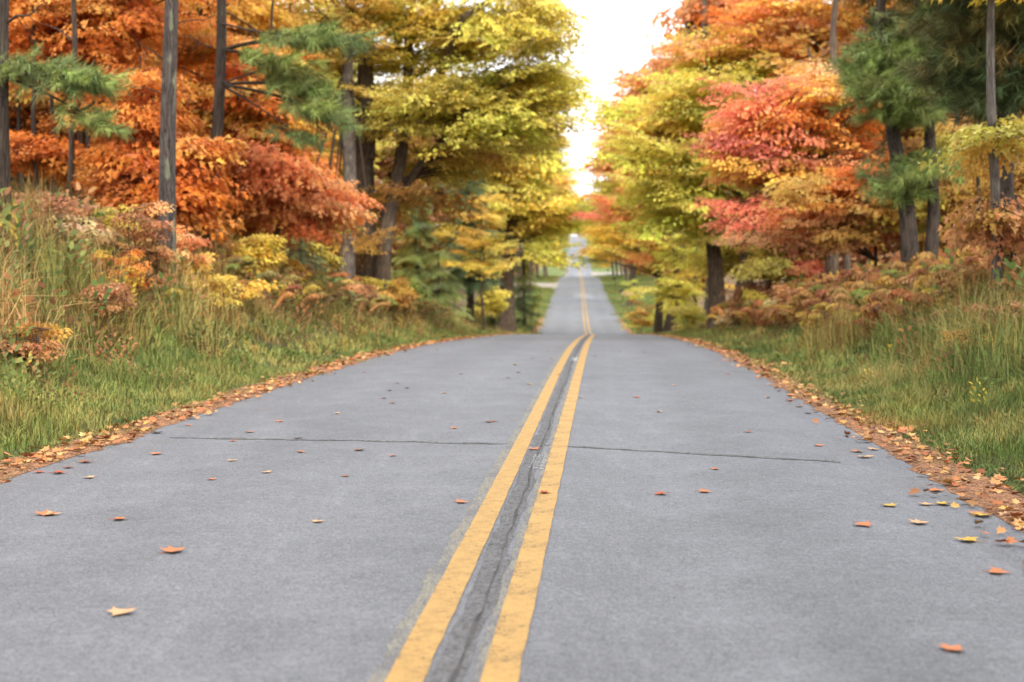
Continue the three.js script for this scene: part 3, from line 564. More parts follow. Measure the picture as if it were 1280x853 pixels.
rightFar.forEach(([label, d, b, rr, kind, ls, ty], i) => tree({ name: 'maple_tree', label, seed: 430 + i, kind, base: ground(b, d), stems: [{ top: top(b + (kind === 'far' ? 30 : 4), ty, d), r: rr, bend: 0.03, bare: 0.3 }], boughLen: kind === 'far' ? 2.2 : 1.4, scale: 1.15, lobes: ls.map(([a, c, e, f, p, n]) => lobe(a, c, e, f, d, p, n)) }));
spruce('broad green spruce rising behind the pale green shrub', 520, 66, 250, 1.5, 355, 'hemlock', 'green+pine', 0.08);
spruce('young green spruce at the wood edge past the dark one', 615, 96, 300, 1.3, 356, 'hemlock', 'pine+green', 0.08);
tree({ name: 'pine_tree', label: 'pine with paired leaning trunks and shaggy green boughs behind the bracken', seed: 451, kind: 'pine', bark: 'dark', base: ground(1140, 30), boughLen: 0.85, perTwig: 6, conifer: true,
  stems: [{ top: top(1108, -200, 30), r: 0.19, bend: 0.03, bare: 0.35 }, { dx: 0.28, dz: 0.1, top: top(1175, -160, 30), r: 0.15, bend: 0.04, bare: 0.35 }],
  lobes: [lobe(1085, 88, 28, 10, 30, 'pine', 7, 0, 0.8), lobe(1115, 112, 36, 9, 30, 'pine', 9, -0.6), lobe(1130, 140, 34, 8, 30, 'pine', 7, -0.4), lobe(1170, 120, 46, 12, 30, 'pine+dimpine', 9), lobe(1130, 65, 40, 10, 30, 'pine+dimpine', 8), lobe(1185, 80, 46, 14, 30, 'dimpine', 10), lobe(1210, 40, 60, 24, 30, 'dimpine', 20), lobe(1150, 25, 46, 14, 30, 'pine+dimpine', 9), lobe(1110, 228, 36, 9, 30, 'pine', 6), lobe(1150, 205, 32, 7, 30, 'pine+green', 5), lobe(1160, -70, 120, 80, 30, 'dimpine', 44)], dead: [[top(1128, 160, 30), top(1062, 210, 29.4), 0.02], [top(1150, 190, 30), top(1195, 130, 29.6), 0.015]] });
tree({ name: 'pine_tree', label: 'dense dark pine overhanging the tall grass at the edge of the woods', seed: 452, kind: 'pine', bark: 'dark', base: ground(1262, 23), boughLen: 0.8, perTwig: 6, conifer: true, stems: [{ top: top(1252, -460, 23), r: 0.15, bend: 0.01, bare: 0.3 }],
  lobes: [lobe(1240, 30, 70, 50, 23, 'dimpine', 36), lobe(1200, 85, 46, 24, 23, 'dimpine', 13), lobe(1255, 115, 46, 24, 23, 'spruce+dimpine', 18), lobe(1240, -90, 130, 90, 23, 'dimpine', 44), lobe(1240, -280, 110, 120, 23, 'dimpine', 30)], dead: [[top(1258, 130, 23), top(1190, 128, 22.6), 0.016]] });
[['pale grey aspen trunk at the edge of the tall grass', 1247, 21, 0.085], ['second pale grey aspen trunk, thinner and set back from the tall grass', 1272, 24, 0.07], ['third pale grey aspen trunk in the shade of the dense dark pine', 1300, 22, 0.08]].forEach(([label, px, d, rr], i) => tree({ name: 'aspen_tree', label, seed: 460 + i, kind: 'near', bark: 'pale', base: ground(px, d), stems: [{ top: top(px - 6, -320, d), r: rr, bend: 0.01, bare: 0.2 }], boughLen: 0.8, lobes: [lobe(px - 10, -180, 60, 110, d, 'yellow+green', 14), ...(i === 0 ? [lobe(1228, 176, 34, 14, d, 'olive+ochre', 4), lobe(1268, 275, 22, 24, d, 'ochre+rust', 5)] : i === 1 ? [lobe(1260, 215, 30, 20, d, 'ochre+olive', 6)] : [])] }));
[ ['ochre-leaved understory maple between the coral maple and the paired pine', 34, 1085, 1080, [[1060, 225, 60, 22, 'orange+ochre', 12], [1110, 255, 50, 22, 'ochre+orange', 11], [1020, 265, 40, 22, 'salmon+ochre', 8], [1075, 285, 50, 18, 'ochre+rust', 8]], 0.05, 190],
  ['olive and ochre understory maple behind the paired pine', 33, 1205, 1210, [[1200, 190, 50, 28, 'green+olive', 10], [1190, 240, 50, 28, 'ochre+rust', 12], [1225, 290, 45, 24, 'rust+ochre', 9], [1150, 280, 40, 20, 'ochre+olive', 7]], 0.05, 150],
  ['russet understory maple beside the twin dark trunks', 46, 985, 985, [[985, 290, 45, 24, 'rust+ochre', 10], [960, 320, 40, 20, 'olive+ochre', 10], [1000, 325, 35, 16, 'red+rust', 7], [1030, 300, 30, 20, 'rust+salmon', 6]], 0.05, 250],
].forEach(([label, d, b, t, ls, rr, ty], i) => tree({ name: 'maple_sapling', label, seed: 470 + i, kind: 'near', base: ground(b, d), stems: [{ top: top(t, ty, d), r: rr, bend: 0.06, bare: 0.2 }], boughLen: 0.9, hang: 0.08, lobes: ls.map(([a, c, e, f, p, n]) => lobe(a, c, e, f, d, p, Math.round(n * 1.4))) }));

// ------------------------------------------------------------------ woods behind, and the avenue on the far hills
const protoSpecs = [['yellow+lime', 'far'], ['orange+gold', 'far'], ['olive+lime', 'far'], ['ochre+rust', 'far'], ['deep+orange', 'far'], ['olive+gold', 'far'], ['orange+deep', 'far'], ['rust+ochre', 'far']];
const protos = protoSpecs.map(([pal, kind], i) => {
  const h = i > 4 ? 8 : 17, base = V(0, 0, 0), up = V(0.4 * (i % 5 - 2), h, 0.3), lobes = [];
  const r = rngOf(700 + i);
  if (i > 4) for (let k = 0; k < 7; k++) { const a = k * 2.4, q = k / 6; lobes.push({ c: V(Math.cos(a) * 1.6, 1.6 + 5 * q, Math.sin(a) * 1.6), rx: 2.2, ry: 1.5, rz: 2.2, n: 6, pal }); }
  else for (let k = 0; k < 9; k++) { const a = k * 2.4, q = k / 8; lobes.push({ c: V(Math.cos(a) * 2.6 * Math.sin(0.5 + 2.4 * q), 5.5 + 10 * q, Math.sin(a) * 2.6 * Math.sin(0.5 + 2.4 * q)), rx: 2.3, ry: 1.6, rz: 2.3, n: 8, pal }); }
  const t = tree({ name: 'woodland_tree', label: 'x', seed: 710 + i, kind, bark: i % 2 ? 'dark' : 'maple', base, stems: [{ top: up, r: 0.2, bend: 0.03, bare: 0.25 }, { from: V(0, h * 0.3, 0), top: V(2.5, h * 0.7, 1), r: 0.1, bend: 0.06, bare: 0.2 }, { from: V(0, h * 0.26, 0), top: V(-2.5, h * 0.65, -1.2), r: 0.1, bend: 0.06, bare: 0.2 }], boughLen: 2.0, scale: 1.15, lobes, sink: 0.5 });
  scene.remove(t); taken.woodland_tree = -1;
  return t;
});
const tint = ['golden', 'orange', 'olive yellow', 'brown ochre', 'deep orange', 'low bushy olive', 'low bushy orange', 'low bushy russet'];
function copyTree(k, x, d, s, turn, label, group) {
  const t = protos[k].clone(); t.name = numbered('woodland_tree'); t.position.copy(G(x, d)); t.scale.setScalar(s); t.rotation.y = turn;
  tag(t, label, 'tree', group); scene.add(shade(t));
  return t;
}
{ const r = rngOf(77);
  const fill = (n, side, d0, d1, t0, t1, ks, where, group) => { for (let i = 0; i < n; i++) {
    const d = lerp(d0, d1, (i + r()) / n), t = lerp(t0, t1, r()), k = ks[Math.floor(r() * ks.length)];
    copyTree(k, roadX(d) + (side < 0 ? -EDGE_L - t : EDGE_R + t), d, 0.8 + 0.4 * r(), r() * 6.28, `${tint[k]} woodland tree ${where}`, group);
  } };
  fill(13, -1, 38, 76, 9, 34, [1, 4, 1, 0], 'in the depth of the woods behind the pines and weedy bank', 'trees in the woods on the weedy bank side');
  fill(9, -1, 60, 105, 9, 26, [0, 2, 0, 3], 'in the woods behind the large yellow-green maple', 'trees in the woods on the weedy bank side');
  fill(13, 1, 40, 80, 8, 30, [3, 1, 0, 2], 'in the depth of the woods behind the bracken', 'trees in the woods on the bracken side');
  fill(6, 1, 85, 130, 7, 18, [2, 0, 0], 'in the woods behind the yellow tree at the crest', 'trees in the woods on the bracken side');
  fill(9, -1, 150, 330, 6, 12, [0, 2, 0], 'in the avenue lining the far rises beyond the lawn', 'avenue on the far hills');
  fill(9, 1, 165, 330, 5.5, 12, [0, 2, 0, 1], 'in the avenue lining the far rises beyond the mailboxes', 'avenue on the far hills');
  fill(8, -1, 340, 640, 5, 12, [0, 2, 3], 'in the avenue along the last climb of the road, lawn side', 'avenue on the far hills');
  fill(8, 1, 350, 640, 5, 12, [0, 3, 0], 'in the avenue along the last climb of the road, mailbox side', 'avenue on the far hills');
  for (let i = 0; i < 7; i++) copyTree([0, 3, 0, 2][i % 4], roadX(700) - 8 + i * 6, 715 + 22 * r(), 0.95 + 0.4 * r(), r() * 6, `${tint[[0, 3, 0, 2][i % 4]]} woodland tree closing the view where the road tops the last hill`, 'trees on the last hilltop');
  fill(9, -1, 335, 650, 2.5, 9, [5, 5, 0], 'beside the lawn along the last climb', 'bushy trees along the last climb');
  fill(8, 1, 350, 650, 2.5, 8, [5, 5, 3], 'beside the gravel drive along the last climb', 'bushy trees along the last climb');
  fill(6, -1, 215, 300, 7, 14, [5], 'behind the lawn on the second rise', 'bushy trees on the second rise');
  fill(6, 1, 180, 300, 8, 14, [5], 'behind the mailboxes on the second rise', 'bushy trees on the second rise');
  fill(7, -1, 62, 120, 9, 20, [5], 'filling the wood edge behind the dark spruce', 'bushy trees behind the spruce');
  for (let i = 0; i < 9; i++) copyTree(5, roadX(690) - 24 + i * 6.5, 694 + 10 * r(), 0.9 + 0.3 * r(), r() * 6, 'low bushy olive tree closing the view where the road tops the last hill', 'trees on the last hilltop');
  fill(8, -1, 40, 62, 9, 24, [6, 7], 'under the orange maples behind the weedy bank', 'bushy trees under the orange maples');
  fill(8, 1, 42, 70, 8, 22, [7, 5], 'in the shade behind the bracken', 'bushy trees behind the bracken');
  fill(5, -1, 165, 300, 2.6, 4.2, [0, 2, 0], 'right at the roadside of the far rises, lawn side', 'roadside trees of the far rises');
  fill(5, 1, 175, 300, 3.2, 4.6, [0, 2, 0], 'right at the roadside of the far rises, mailbox side', 'roadside trees of the far rises');
  fill(3, -1, -9, 9, 6.5, 9, [1, 0], 'on the bank beside the photographer, weedy side', 'trees flanking the viewpoint');
  fill(3, 1, -9, 7, 6, 8.5, [3, 0], 'on the bank beside the photographer, bracken side', 'trees flanking the viewpoint');
  // bare young poles in the dim woods
  const pole = (px, d, rr, side) => { const b = ground(px, d), m = new MB(), n = 14, pts = [], h = 9 + 4 * r(); const lean = (r() - 0.5) * 0.9; for (let k = 0; k <= n; k++) pts.push(V(lean * k / n + 0.1 * nz(k * 0.4, px), -0.3 + h * k / n, 0.1 * nz(k * 0.4, px + 9)));
    m.tube(pts, pts.map((_, k) => rr * (1 - 0.6 * k / n)), 8);
    const root = new THREE.Group(); root.name = numbered('young_tree'); root.position.copy(b); const g = m.geo(), me = new THREE.Mesh(g, BARK[r() < 0.3 ? 'maple' : 'dark']); me.name = 'trunk'; root.add(me);
    for (let k = 0; k < 5; k++) { const q = pts[5 + k + Math.floor(r() * 4)], a = r() * 6.28, L = 0.7 + r(), e = q.clone().add(V(Math.cos(a) * L, 0.4 * L, Math.sin(a) * L)), w = new MB(); w.tube([q, q.clone().lerp(e, 0.5).add(V(0, 0.06, 0)), e], [rr * 0.3, rr * 0.2, 0.003], 5); const lm = new THREE.Mesh(w.geo(), BARK.twig); lm.name = 'limb'; root.add(lm); }
    tag(root, side < 0 ? 'bare slender pole of a young tree among the orange leaves' : 'bare slender pole of a young tree in the shade behind the bracken', 'tree', side < 0 ? 'young poles among the orange leaves' : 'young poles behind the bracken'); scene.add(shade(root)); };
  for (const [px, d, rr] of [[48, 30, 0.055], [72, 34, 0.06], [85, 28, 0.07], [112, 36, 0.06], [150, 31, 0.11], [162, 38, 0.08], [128, 40, 0.05], [238, 36, 0.05], [300, 40, 0.06], [322, 44, 0.06], [362, 42, 0.05], [30, 37, 0.06]]) pole(px, d, rr, -1);
  for (const [px, d, rr] of [[1010, 60, 0.12], [1062, 58, 0.08], [1085, 54, 0.07], [960, 60, 0.1], [985, 64, 0.09], [1175, 36, 0.05], [1215, 30, 0.05], [1230, 34, 0.06], [1190, 42, 0.07], [940, 66, 0.12], [1260, 30, 0.05], [868, 84, 0.16]]) pole(px, d, rr, 1);
}

// ------------------------------------------------------------------ shrubs
function shrub(label, px, d, rxPx, topY, pal, n, seed, kind = 'small', group) {
  const b = ground(px, d), h = Math.max(0.5, at(px, topY, d).y - b.y), w = rxPx * d / F, stems = [], r = rngOf(seed);
  for (let k = 0; k < 4; k++) { const a = r() * 6.28; stems.push({ dx: 0.08 * Math.cos(a), dz: 0.08 * Math.sin(a), top: b.clone().add(V(Math.cos(a) * w * 0.6, h * (0.7 + 0.2 * r()), Math.sin(a) * w * 0.6)), r: 0.018, bend: 0.06, bare: 0.15 }); }
  tree({ name: 'shrub', category: 'shrub', loose: false, label, group, seed, kind, bark: 'twig', base: b, stems, boughLen: Math.min(0.6, w * 0.6), twigs: 4, perTwig: 3, flare: 1, sink: 0.08, scale: kind === 'near' ? 0.85 : 0.9, hang: 0.05,
    lobes: [{ c: b.clone().add(V(0, h * 0.58, 0)), rx: w, ry: h * 0.42, rz: w * 0.9, n, pal }] });
}
[ ['salmon leaved shrub at the foot of the lichen-flecked pine', 178, 22, 34, 245, 'salmon+rust', 26],
  ['orange shrub on the bank below the slim dark pine', 225, 25, 36, 268, 'salmon+gold', 24],
  ['golden yellow shrub under the orange maple boughs', 300, 30, 42, 285, 'gold+yellow', 34],
  ['golden shrub on the bank in front of the low dark spruce', 345, 33, 34, 318, 'gold+ochre', 22],
  ['yellow-green shrub low on the grassy bank below the slim pine', 262, 25, 32, 325, 'yellow+lime', 20],
  ['russet shrub beside the low dark spruce', 395, 37, 30, 345, 'rust+salmon', 18],
  ['tawny shrub at the foot of the large yellow-green maple', 425, 40, 32, 350, 'rust+ochre', 20],
  ['ochre shrub between the stems of the large yellow-green maple', 478, 44, 34, 340, 'ochre+olive', 20],
  ['pale green shrub in the long grass past the large maple', 508, 52, 28, 345, 'green+lime', 16],
  ['tawny shrub in front of the small soft green conifer', 465, 47, 24, 378, 'rust+pale', 14],
  ['yellowing shrub at the foot of the thick grey trunk', 615, 80, 22, 352, 'olive+ochre', 18],
  ['olive shrub between the dark spruce and the lawn', 668, 92, 14, 352, 'green+olive', 12],
  ['rust and gold shrub half way up the weedy bank', 118, 19, 36, 345, 'rust+gold', 22],
  ['ochre brown shrub low at the outer end of the weedy bank', 28, 15, 46, 400, 'rust+ochre', 14],
  ['orange leaved shrub on the bank between the grey pine and the dry grass', 152, 21, 34, 300, 'orange+gold', 24],
  ['yellow orange shrub below the golden yellow one', 285, 27, 36, 350, 'gold+orange', 24],
  ['lime shrub at the edge of the mown verge below the golden shrubs', 325, 30, 32, 368, 'lime+gold', 20],
  ['tawny orange shrub spreading towards the large maple', 372, 35, 34, 362, 'apricot+ochre', 22],
  ['olive bush behind the tan shrub at the top of the bank', 40, 25, 46, 232, 'olive+rust', 22],
  ['tan leafy shrub topping the weedy bank', 80, 22, 50, 245, 'rust+pale', 22],
  ['yellow flecked shrub behind the tall dry grass of the bank', 130, 24, 40, 262, 'olive+yellow', 16],
].forEach(([label, px, d, w, ty, pal, n], i) => shrub(label, px, d, w, ty, pal, n, 500 + i));
[ ['tawny shrub around the foot of the twin dark trunks', 925, 46, 26, 372, 'pale+rust', 20],
  ['olive yellow shrub among the bracken beside the twin trunks', 965, 42, 32, 362, 'olive+yellow', 26],
  ['russet shrub in the middle of the bracken', 1015, 37, 38, 358, 'rust+pale', 28],
  ['bright yellow shrub in front of the paired pine trunks', 1122, 28, 26, 365, 'yellow+lime', 18],
  ['mauve brown shrub low among the bracken', 1060, 32, 36, 385, 'rust+red', 24],
  ['ochre shrub at the foot of the paired pine', 1160, 26, 34, 362, 'ochre+green', 20],
  ['green and ochre shrub behind the tall grass', 1205, 22, 36, 372, 'green+ochre', 20],
  ['rusty shrub under the pale aspen trunks', 1255, 19, 34, 385, 'rust+ochre', 18],
  ['yellow shrub between the crest trees and the twin trunks', 860, 66, 22, 372, 'yellow+olive', 14],
  ['yellow rust shrub on the bracken slope near the paired pine', 1090, 29, 34, 392, 'gold+rust', 24],
  ['tawny yellow shrub at the lower edge of the bracken', 1000, 35, 34, 400, 'yellow+rust', 24],
  ['rusty shrub rising over the tall grass', 1180, 21, 34, 398, 'rust+olive', 22],
  ['olive gold shrub beside the rusty aspen shrub', 1225, 18, 36, 405, 'ochre+olive', 22],
  ['pale rust shrub between the twin trunks and the bracken', 945, 46, 28, 385, 'pale+rust', 18],
  ['olive shrub below the mailboxes near the crest', 800, 96, 18, 372, 'lime+ochre', 18],
  ['golden green shrub between the two crest trees', 832, 88, 16, 378, 'lime+yellow', 14],
  ['pale yellow shrub on the slope by the mailboxes', 790, 118, 13, 345, 'lime+pale', 14],
].forEach(([label, px, d, w, ty, pal, n], i) => shrub(label, px, d, w, ty, pal, n, 540 + i));

// ------------------------------------------------------------------ grass, weeds, bracken, litter (nobody could count them)
const bladeMat = new THREE.MeshPhysicalMaterial({ color: 0xffffff, vertexColors: true, roughness: 1, transmission: 0.22, thickness: 0, side: THREE.DoubleSide, specularIntensity: 0.3 });
function scatter(name, label, category, geo, mat, n, seed, place) { // place(r, k) -> {x, d, s, h, c, up} or null
  const r = rngOf(seed), ms = [], cs = [];
  for (let k = 0; k < n; k++) {
    const q = place(r, k); if (!q) continue;
    Q.setFromEuler(new THREE.Euler(q.rx ?? 0, r() * 6.283, q.rz ?? 0));
    ms.push(M4.compose(q.p ?? G(q.x, q.d), Q, SC.set(q.s, q.s * (q.h ?? 1), q.s)).toArray()); cs.push(q.c.clone());
  }
  const im = new THREE.InstancedMesh(geo, mat, ms.length);
  ms.forEach((m, k) => { im.setMatrixAt(k, M4.fromArray(m)); im.setColorAt(k, cs[k]); });
  im.name = name; tag(im, label, category, null, 'stuff'); scene.add(shade(im));
}
const GC = { g: ['#869a56', '#788e4e', '#95a25e', '#6a8248', '#a2a666'].map((h) => new THREE.Color(h)), t: ['#b8a066', '#a88e58', '#c4b07a', '#98804c', '#b09468'].map((h) => new THREE.Color(h)), w: ['#9a8254', '#8c764c', '#aa9060', '#b89a6c', '#86703e'].map((h) => new THREE.Color(h)) };
const LB = ['#7a5c40', '#8c6a48', '#6a5238', '#a07a54'].map((h) => new THREE.Color(h));
const gcol = new THREE.Color(), any = (l, r) => l[Math.floor(r() * l.length)];
const mixCol = (r, dryness, l2 = GC.t) => gcol.copy(any(GC.g, r)).lerp(any(l2, r), clamp(dryness + 0.5 * (r() - 0.5), 0, 1)).multiplyScalar(0.85 + 0.25 * r());
/** one square patch of turf, side c: blades of mixed tone, some dry */
function turf(seed, c, n, h, w, bendy, dry, clump) {
  const r = rngOf(seed), b = new MB();
  let cx = 0, cz = 0, ch = 1, ct = 1, cd = 0;
  for (let k = 0; k < n; k++) {
    if (k % clump === 0) { cx = (r() - 0.5) * c; cz = (r() - 0.5) * c; ch = 0.65 + 0.6 * r(); ct = 0.75 + 0.4 * r(); cd = r() < dry ? 1 : 0; }
    const a = r() * 6.283, q = c * 0.16 * Math.sqrt(r()), x = cx + Math.cos(a) * q, z = cz + Math.sin(a) * q, L = h * ch * (0.5 + 0.6 * r()), da = a + (r() - 0.5) * 2, e = bendy * L * r() * 1.5, bx = Math.cos(da) * e, bz = Math.sin(da) * e, f = r() * 6.283, fx = -Math.sin(f) * w, fz = Math.cos(f) * w, t = ct * (0.8 + 0.35 * r());
    const cc = cd || r() < dry * 0.3 ? [t * 1.3, t * 1.02, t * 0.95] : [t * 0.95, t, t * 0.88], nx = -Math.cos(f) * 0.5, nq = -Math.sin(f) * 0.5;
    const p0 = b.vert(x - fx, -0.03, z - fz, nx, 0.8, nq, 0, 0, cc), p1 = b.vert(x + fx, -0.03, z + fz, nx, 0.8, nq, 0, 0, cc), p2 = b.vert(x + bx * 0.35 - fx * 0.8, L * 0.55, z + bz * 0.35 - fz * 0.8, nx, 0.8, nq, 0, 0, cc), p3 = b.vert(x + bx * 0.35 + fx * 0.8, L * 0.55, z + bz * 0.35 + fz * 0.8, nx, 0.8, nq, 0, 0, cc), p4 = b.vert(x + bx, L * (1 - bendy * 0.3), z + bz, nx, 0.8, nq, 0, 0, cc);
    b.i.push(p0, p1, p2, p1, p3, p2, p2, p3, p4);
  }
  return b.geo();
}
/** lays patches cell by cell along one side of the road, following the slope; where(r, d, t, n) -> {h, dry, pal} or null */
function lay(name, label, geos, c, side, d0, d1, ta, tb, seed, where) {
  const r = rngOf(seed), per = geos.map(() => [[], []]);
  for (let d = d0; d < d1; d += c) for (let t = ta; t < tb; t += c) {
    const dd = d + (r() - 0.5) * c * 0.4, tt = t + (r() - 0.5) * c * 0.4, x = roadX(dd) + (side < 0 ? -EDGE_L - tt : EDGE_R + tt), n = fbm(x * 0.45, dd * 0.45, 1.3), q = where(r, dd, tt, n, x); if (!q) continue;
    const y = groundH(x, dd), gx = (groundH(x + 0.2, dd) - y) / 0.2, gz = (groundH(x, dd - 0.2) - y) / 0.2, a = r() * 6.283, k = 1 + 0.15 * (r() - 0.5), cs = Math.cos(a) * k, sn = Math.sin(a) * k, g = Math.floor(r() * geos.length);
    M4.set(cs, 0, sn, x, gx * cs - gz * sn, q.h, gx * sn + gz * cs, y, -sn, 0, cs, -dd, 0, 0, 0, 1);
    per[g][0].push(M4.toArray()); per[g][1].push(mixCol(r, q.dry, q.pal ?? GC.t).clone());
  }
  const root = new THREE.Group(); root.name = name; tag(root, label, 'grass', null, 'stuff');
  geos.forEach((geo, g) => { const [ms, cs] = per[g]; if (!ms.length) return; const im = new THREE.InstancedMesh(geo, bladeMat, ms.length); ms.forEach((m, k) => { im.setMatrixAt(k, M4.fromArray(m)); im.setColorAt(k, cs[k]); }); im.name = 'turf'; im.userData.kind = 'stuff'; root.add(im); });
  scene.add(shade(root));
}
const four = (f) => [1, 2, 3, 4].map(f);
const fine = four((k) => turf(810 + k, 0.5, 360, 0.2, 0.0035, 0.6, 0.3, 9)), coarse = four((k) => turf(820 + k, 0.8, 300, 0.2, 0.007, 0.6, 0.3, 9)), lawn = four((k) => turf(830 + k, 2, 420, 0.2, 0.02, 0.5, 0.15, 8));
const tallG = four((k) => turf(840 + k, 0.8, 190, 0.95, 0.0042, 0.6, 0.45, 7)), tallF = four((k) => turf(850 + k, 1.0, 110, 0.85, 0.007, 0.55, 0.4, 6));
const short = (dry, side) => (r, d, t, n) => (r() > ss(t, 0.0 + 0.3 * nz(d * 0.7, side), 0.35) ? null : { h: (0.5 + 0.6 * ss(t, 0.3, 1.2)) * (0.8 + 1.1 * Math.max(-0.3, n + 0.15)), dry: dry - 0.15 + n * 1.3 + 0.5 * ss(t + 1.5 * n, 1.4, 2.8), pal: n > 0 ? GC.t : GC.w });
lay('grass', 'short green grass of the near verge below the weedy bank', fine, 0.45, -1, 6.5, 21, 0.34, 4.3, 901, short(0.14, -1));
lay('grass_001', 'short green grass of the near verge below the bracken', fine, 0.45, 1, 6.5, 21, 0.32, 3.8, 902, short(0.15, 1));
lay('grass_002', 'short grass of the verge running on towards the yellow maples', coarse, 0.8, -1, 21, 66, 0.5, 4.4, 931, short(0.14, -1));
lay('grass_003', 'short grass of the verge running on towards the twin dark trunks', coarse, 0.8, 1, 21, 68, 0.5, 3.8, 932, short(0.12, 1));
const lawnAt = (side) => (r, d, t, n) => ((d > 195 && d < 208 && side < 0) || (d > 326 && side > 0) || n > 0.3 ? null : { h: d > 100 ? 0.6 : 1, dry: (d > 100 ? 0.0 : 0.3) + n + (t < 1.2 ? 0.3 : 0) });
lay('grass_004', 'green lawn grass along the far rises beside the gravel drive', lawn, 2, -1, 64, 330, 1.0, 9, 903, lawnAt(-1));
lay('grass_005', 'green lawn grass along the far rises around the mailboxes', lawn, 2, 1, 66, 330, 1.0, 9, 904, lawnAt(1));
lay('tall_grass', 'tall dry tan grass covering the weedy bank', tallG, 0.7, -1, 9, 36, 1.8, 9, 905, (r, d, t, n, x) => { const m = fbm(x * 1.1, d * 1.1, 5.9); return m < -0.2 || r() > ss(t, 1.6, 3.0) * (1 - 0.6 * ss(d, 24, 38)) ? null : { h: clamp(0.85 + 0.35 * r() + 1.3 * m, 0.35, 1.7), dry: 0.62 + 1.5 * n, pal: r() < 0.25 ? GC.t : r() < 0.7 ? GC.w : LB }; });
lay('tall_grass_001', 'tall green grass and reeds under the dense dark pine', tallG, 0.7, 1, 8, 27, 1.5, 6.5, 906, (r, d, t, n, x) => { const m = fbm(x * 1.1, d * 1.1, 2.9); return r() > ss(t, 1.1, 2.6) ? null : { h: clamp(0.75 + 0.35 * r() + m, 0.35, 1.4), dry: 0.25 + n }; });
lay('tall_grass_002', 'loose tawny grass along the foot of the yellow maples', tallF, 1.0, -1, 34, 86, 2.2, 6.2, 907, (r, d, t, n) => (n < -0.15 ? null : { h: 0.45 + 0.4 * r(), dry: 0.4 + n }));
const forb = spray({ seed: 88, n: 18, len: 0.4, width: 0.1, leaf: 0.07, kind: 'oval', tilt: 0.8, droop: 0.2, thick: 0.06 }); forb.rotateZ(1.35);
scatter('leafy_weeds', 'leafy weeds and seedlings mixed into the verges and the weedy bank', 'weeds', forb, leafMat, 7500, 921, (r) => {
  const d = lerp(7, 60, r() ** 1.3), side = r() < 0.65 ? -1 : 1, t = 0.9 + 7.5 * r(), x = side < 0 ? -EDGE_L - t : EDGE_R + t, n = fbm(x * 0.6, d * 0.6, 7.9); if (n < 0) return null;
  return { x, d, s: 0.5 + 1.9 * r() * ss(t, 0.6, 3.5), rx: (r() - 0.5) * 0.7, rz: (r() - 0.5) * 0.7, c: gcol.copy(r() < 0.4 ? any(GC.g, r) : r() < 0.6 ? any(LB, r) : any(palette[r() < 0.35 ? 'yellow' : 'rust'], r)).multiplyScalar(0.8 + 0.3 * r()) };
});
function frondGeo(seed) { // arching bracken fronds: a midrib with pinnae, each pinna set with leaflets
  const r = rngOf(seed), b = new MB(), L = 0.8;
  for (let s = 0; s < 3; s++) { const a = s * 2.1 + r(), dx = Math.cos(a), dz = Math.sin(a);
    for (let k = 3; k < 14; k++) { const t = k / 14, p = V(dx * L * t * 0.75, 0.62 * L * Math.sin(t * 2.1), dz * L * t * 0.75), w = 0.25 * (1.08 - t) * (0.8 + 0.4 * r()) * (k < 5 ? 0.7 : 1) + 0.03;
      for (const q of [-1, 1]) { const dir = V(-dz * q * 0.85 + dx * 0.4, -0.2 - 0.4 * r(), dx * q * 0.85 + dz * 0.4).normalize(), c = 0.7 + 0.5 * r();
        for (let j = 0; j < 5; j++) { const u = (j + 0.7) / 5, z = j % 2 ? 1 : -1; addLeaf(b, p.clone().addScaledVector(dir, u * w), dir.clone().add(V(-dir.z * z * 0.8, -0.3 * r(), dir.x * z * 0.8)).normalize(), V(dx * 0.4 + (r() - 0.5) * 0.9, 1, dz * 0.4 + (r() - 0.5) * 0.9).normalize(), 0.1 * (1.15 - 0.6 * u), 'rhomb', [c, c * (0.9 + 0.2 * r()), c], 0.2, 0.5); } } } }
  return b.geo();
}
const fern = ['#b87a48', '#c89058', '#a86a40', '#d0a45c', '#9c6248', '#c8a848', '#b08850', '#8f9a48'].map((h) => new THREE.Color(h));
scatter('bracken', 'russet and yellow bracken covering the bank below the paired pine', 'fern', frondGeo(811), leafMat, 4600, 907, (r) => {
  const d = lerp(19, 58, r() ** 0.8), t = lerp(1.9, 9, r()), x = EDGE_R + t; if (r() > ss(t, 1.8, 3.4) * ss(d, 18, 26)) return null;
  return { x, d, s: 0.6 + 0.65 * r(), h: 0.9 + 0.5 * r(), c: gcol.copy(any(fern, r)).lerp(any(fern, r), r()).multiplyScalar(0.8 + 0.3 * r()) };
});
scatter('bracken_001', 'tawny ferns and weeds under the maples on the weedy bank side', 'fern', frondGeo(812), leafMat, 2000, 908, (r) => {
  const d = lerp(22, 62, r()), t = lerp(2.4, 9, r()), x = -EDGE_L - t; if (fbm(x * 0.3, d * 0.3, 3.4) < -0.12) return null;
  return { x, d, s: 0.7 + 0.6 * r(), h: 0.8 + 0.4 * r(), c: gcol.copy(any(fern, r)).lerp(any(GC.g, r), 0.6 * r()).multiplyScalar(0.85 + 0.3 * r()) };
});

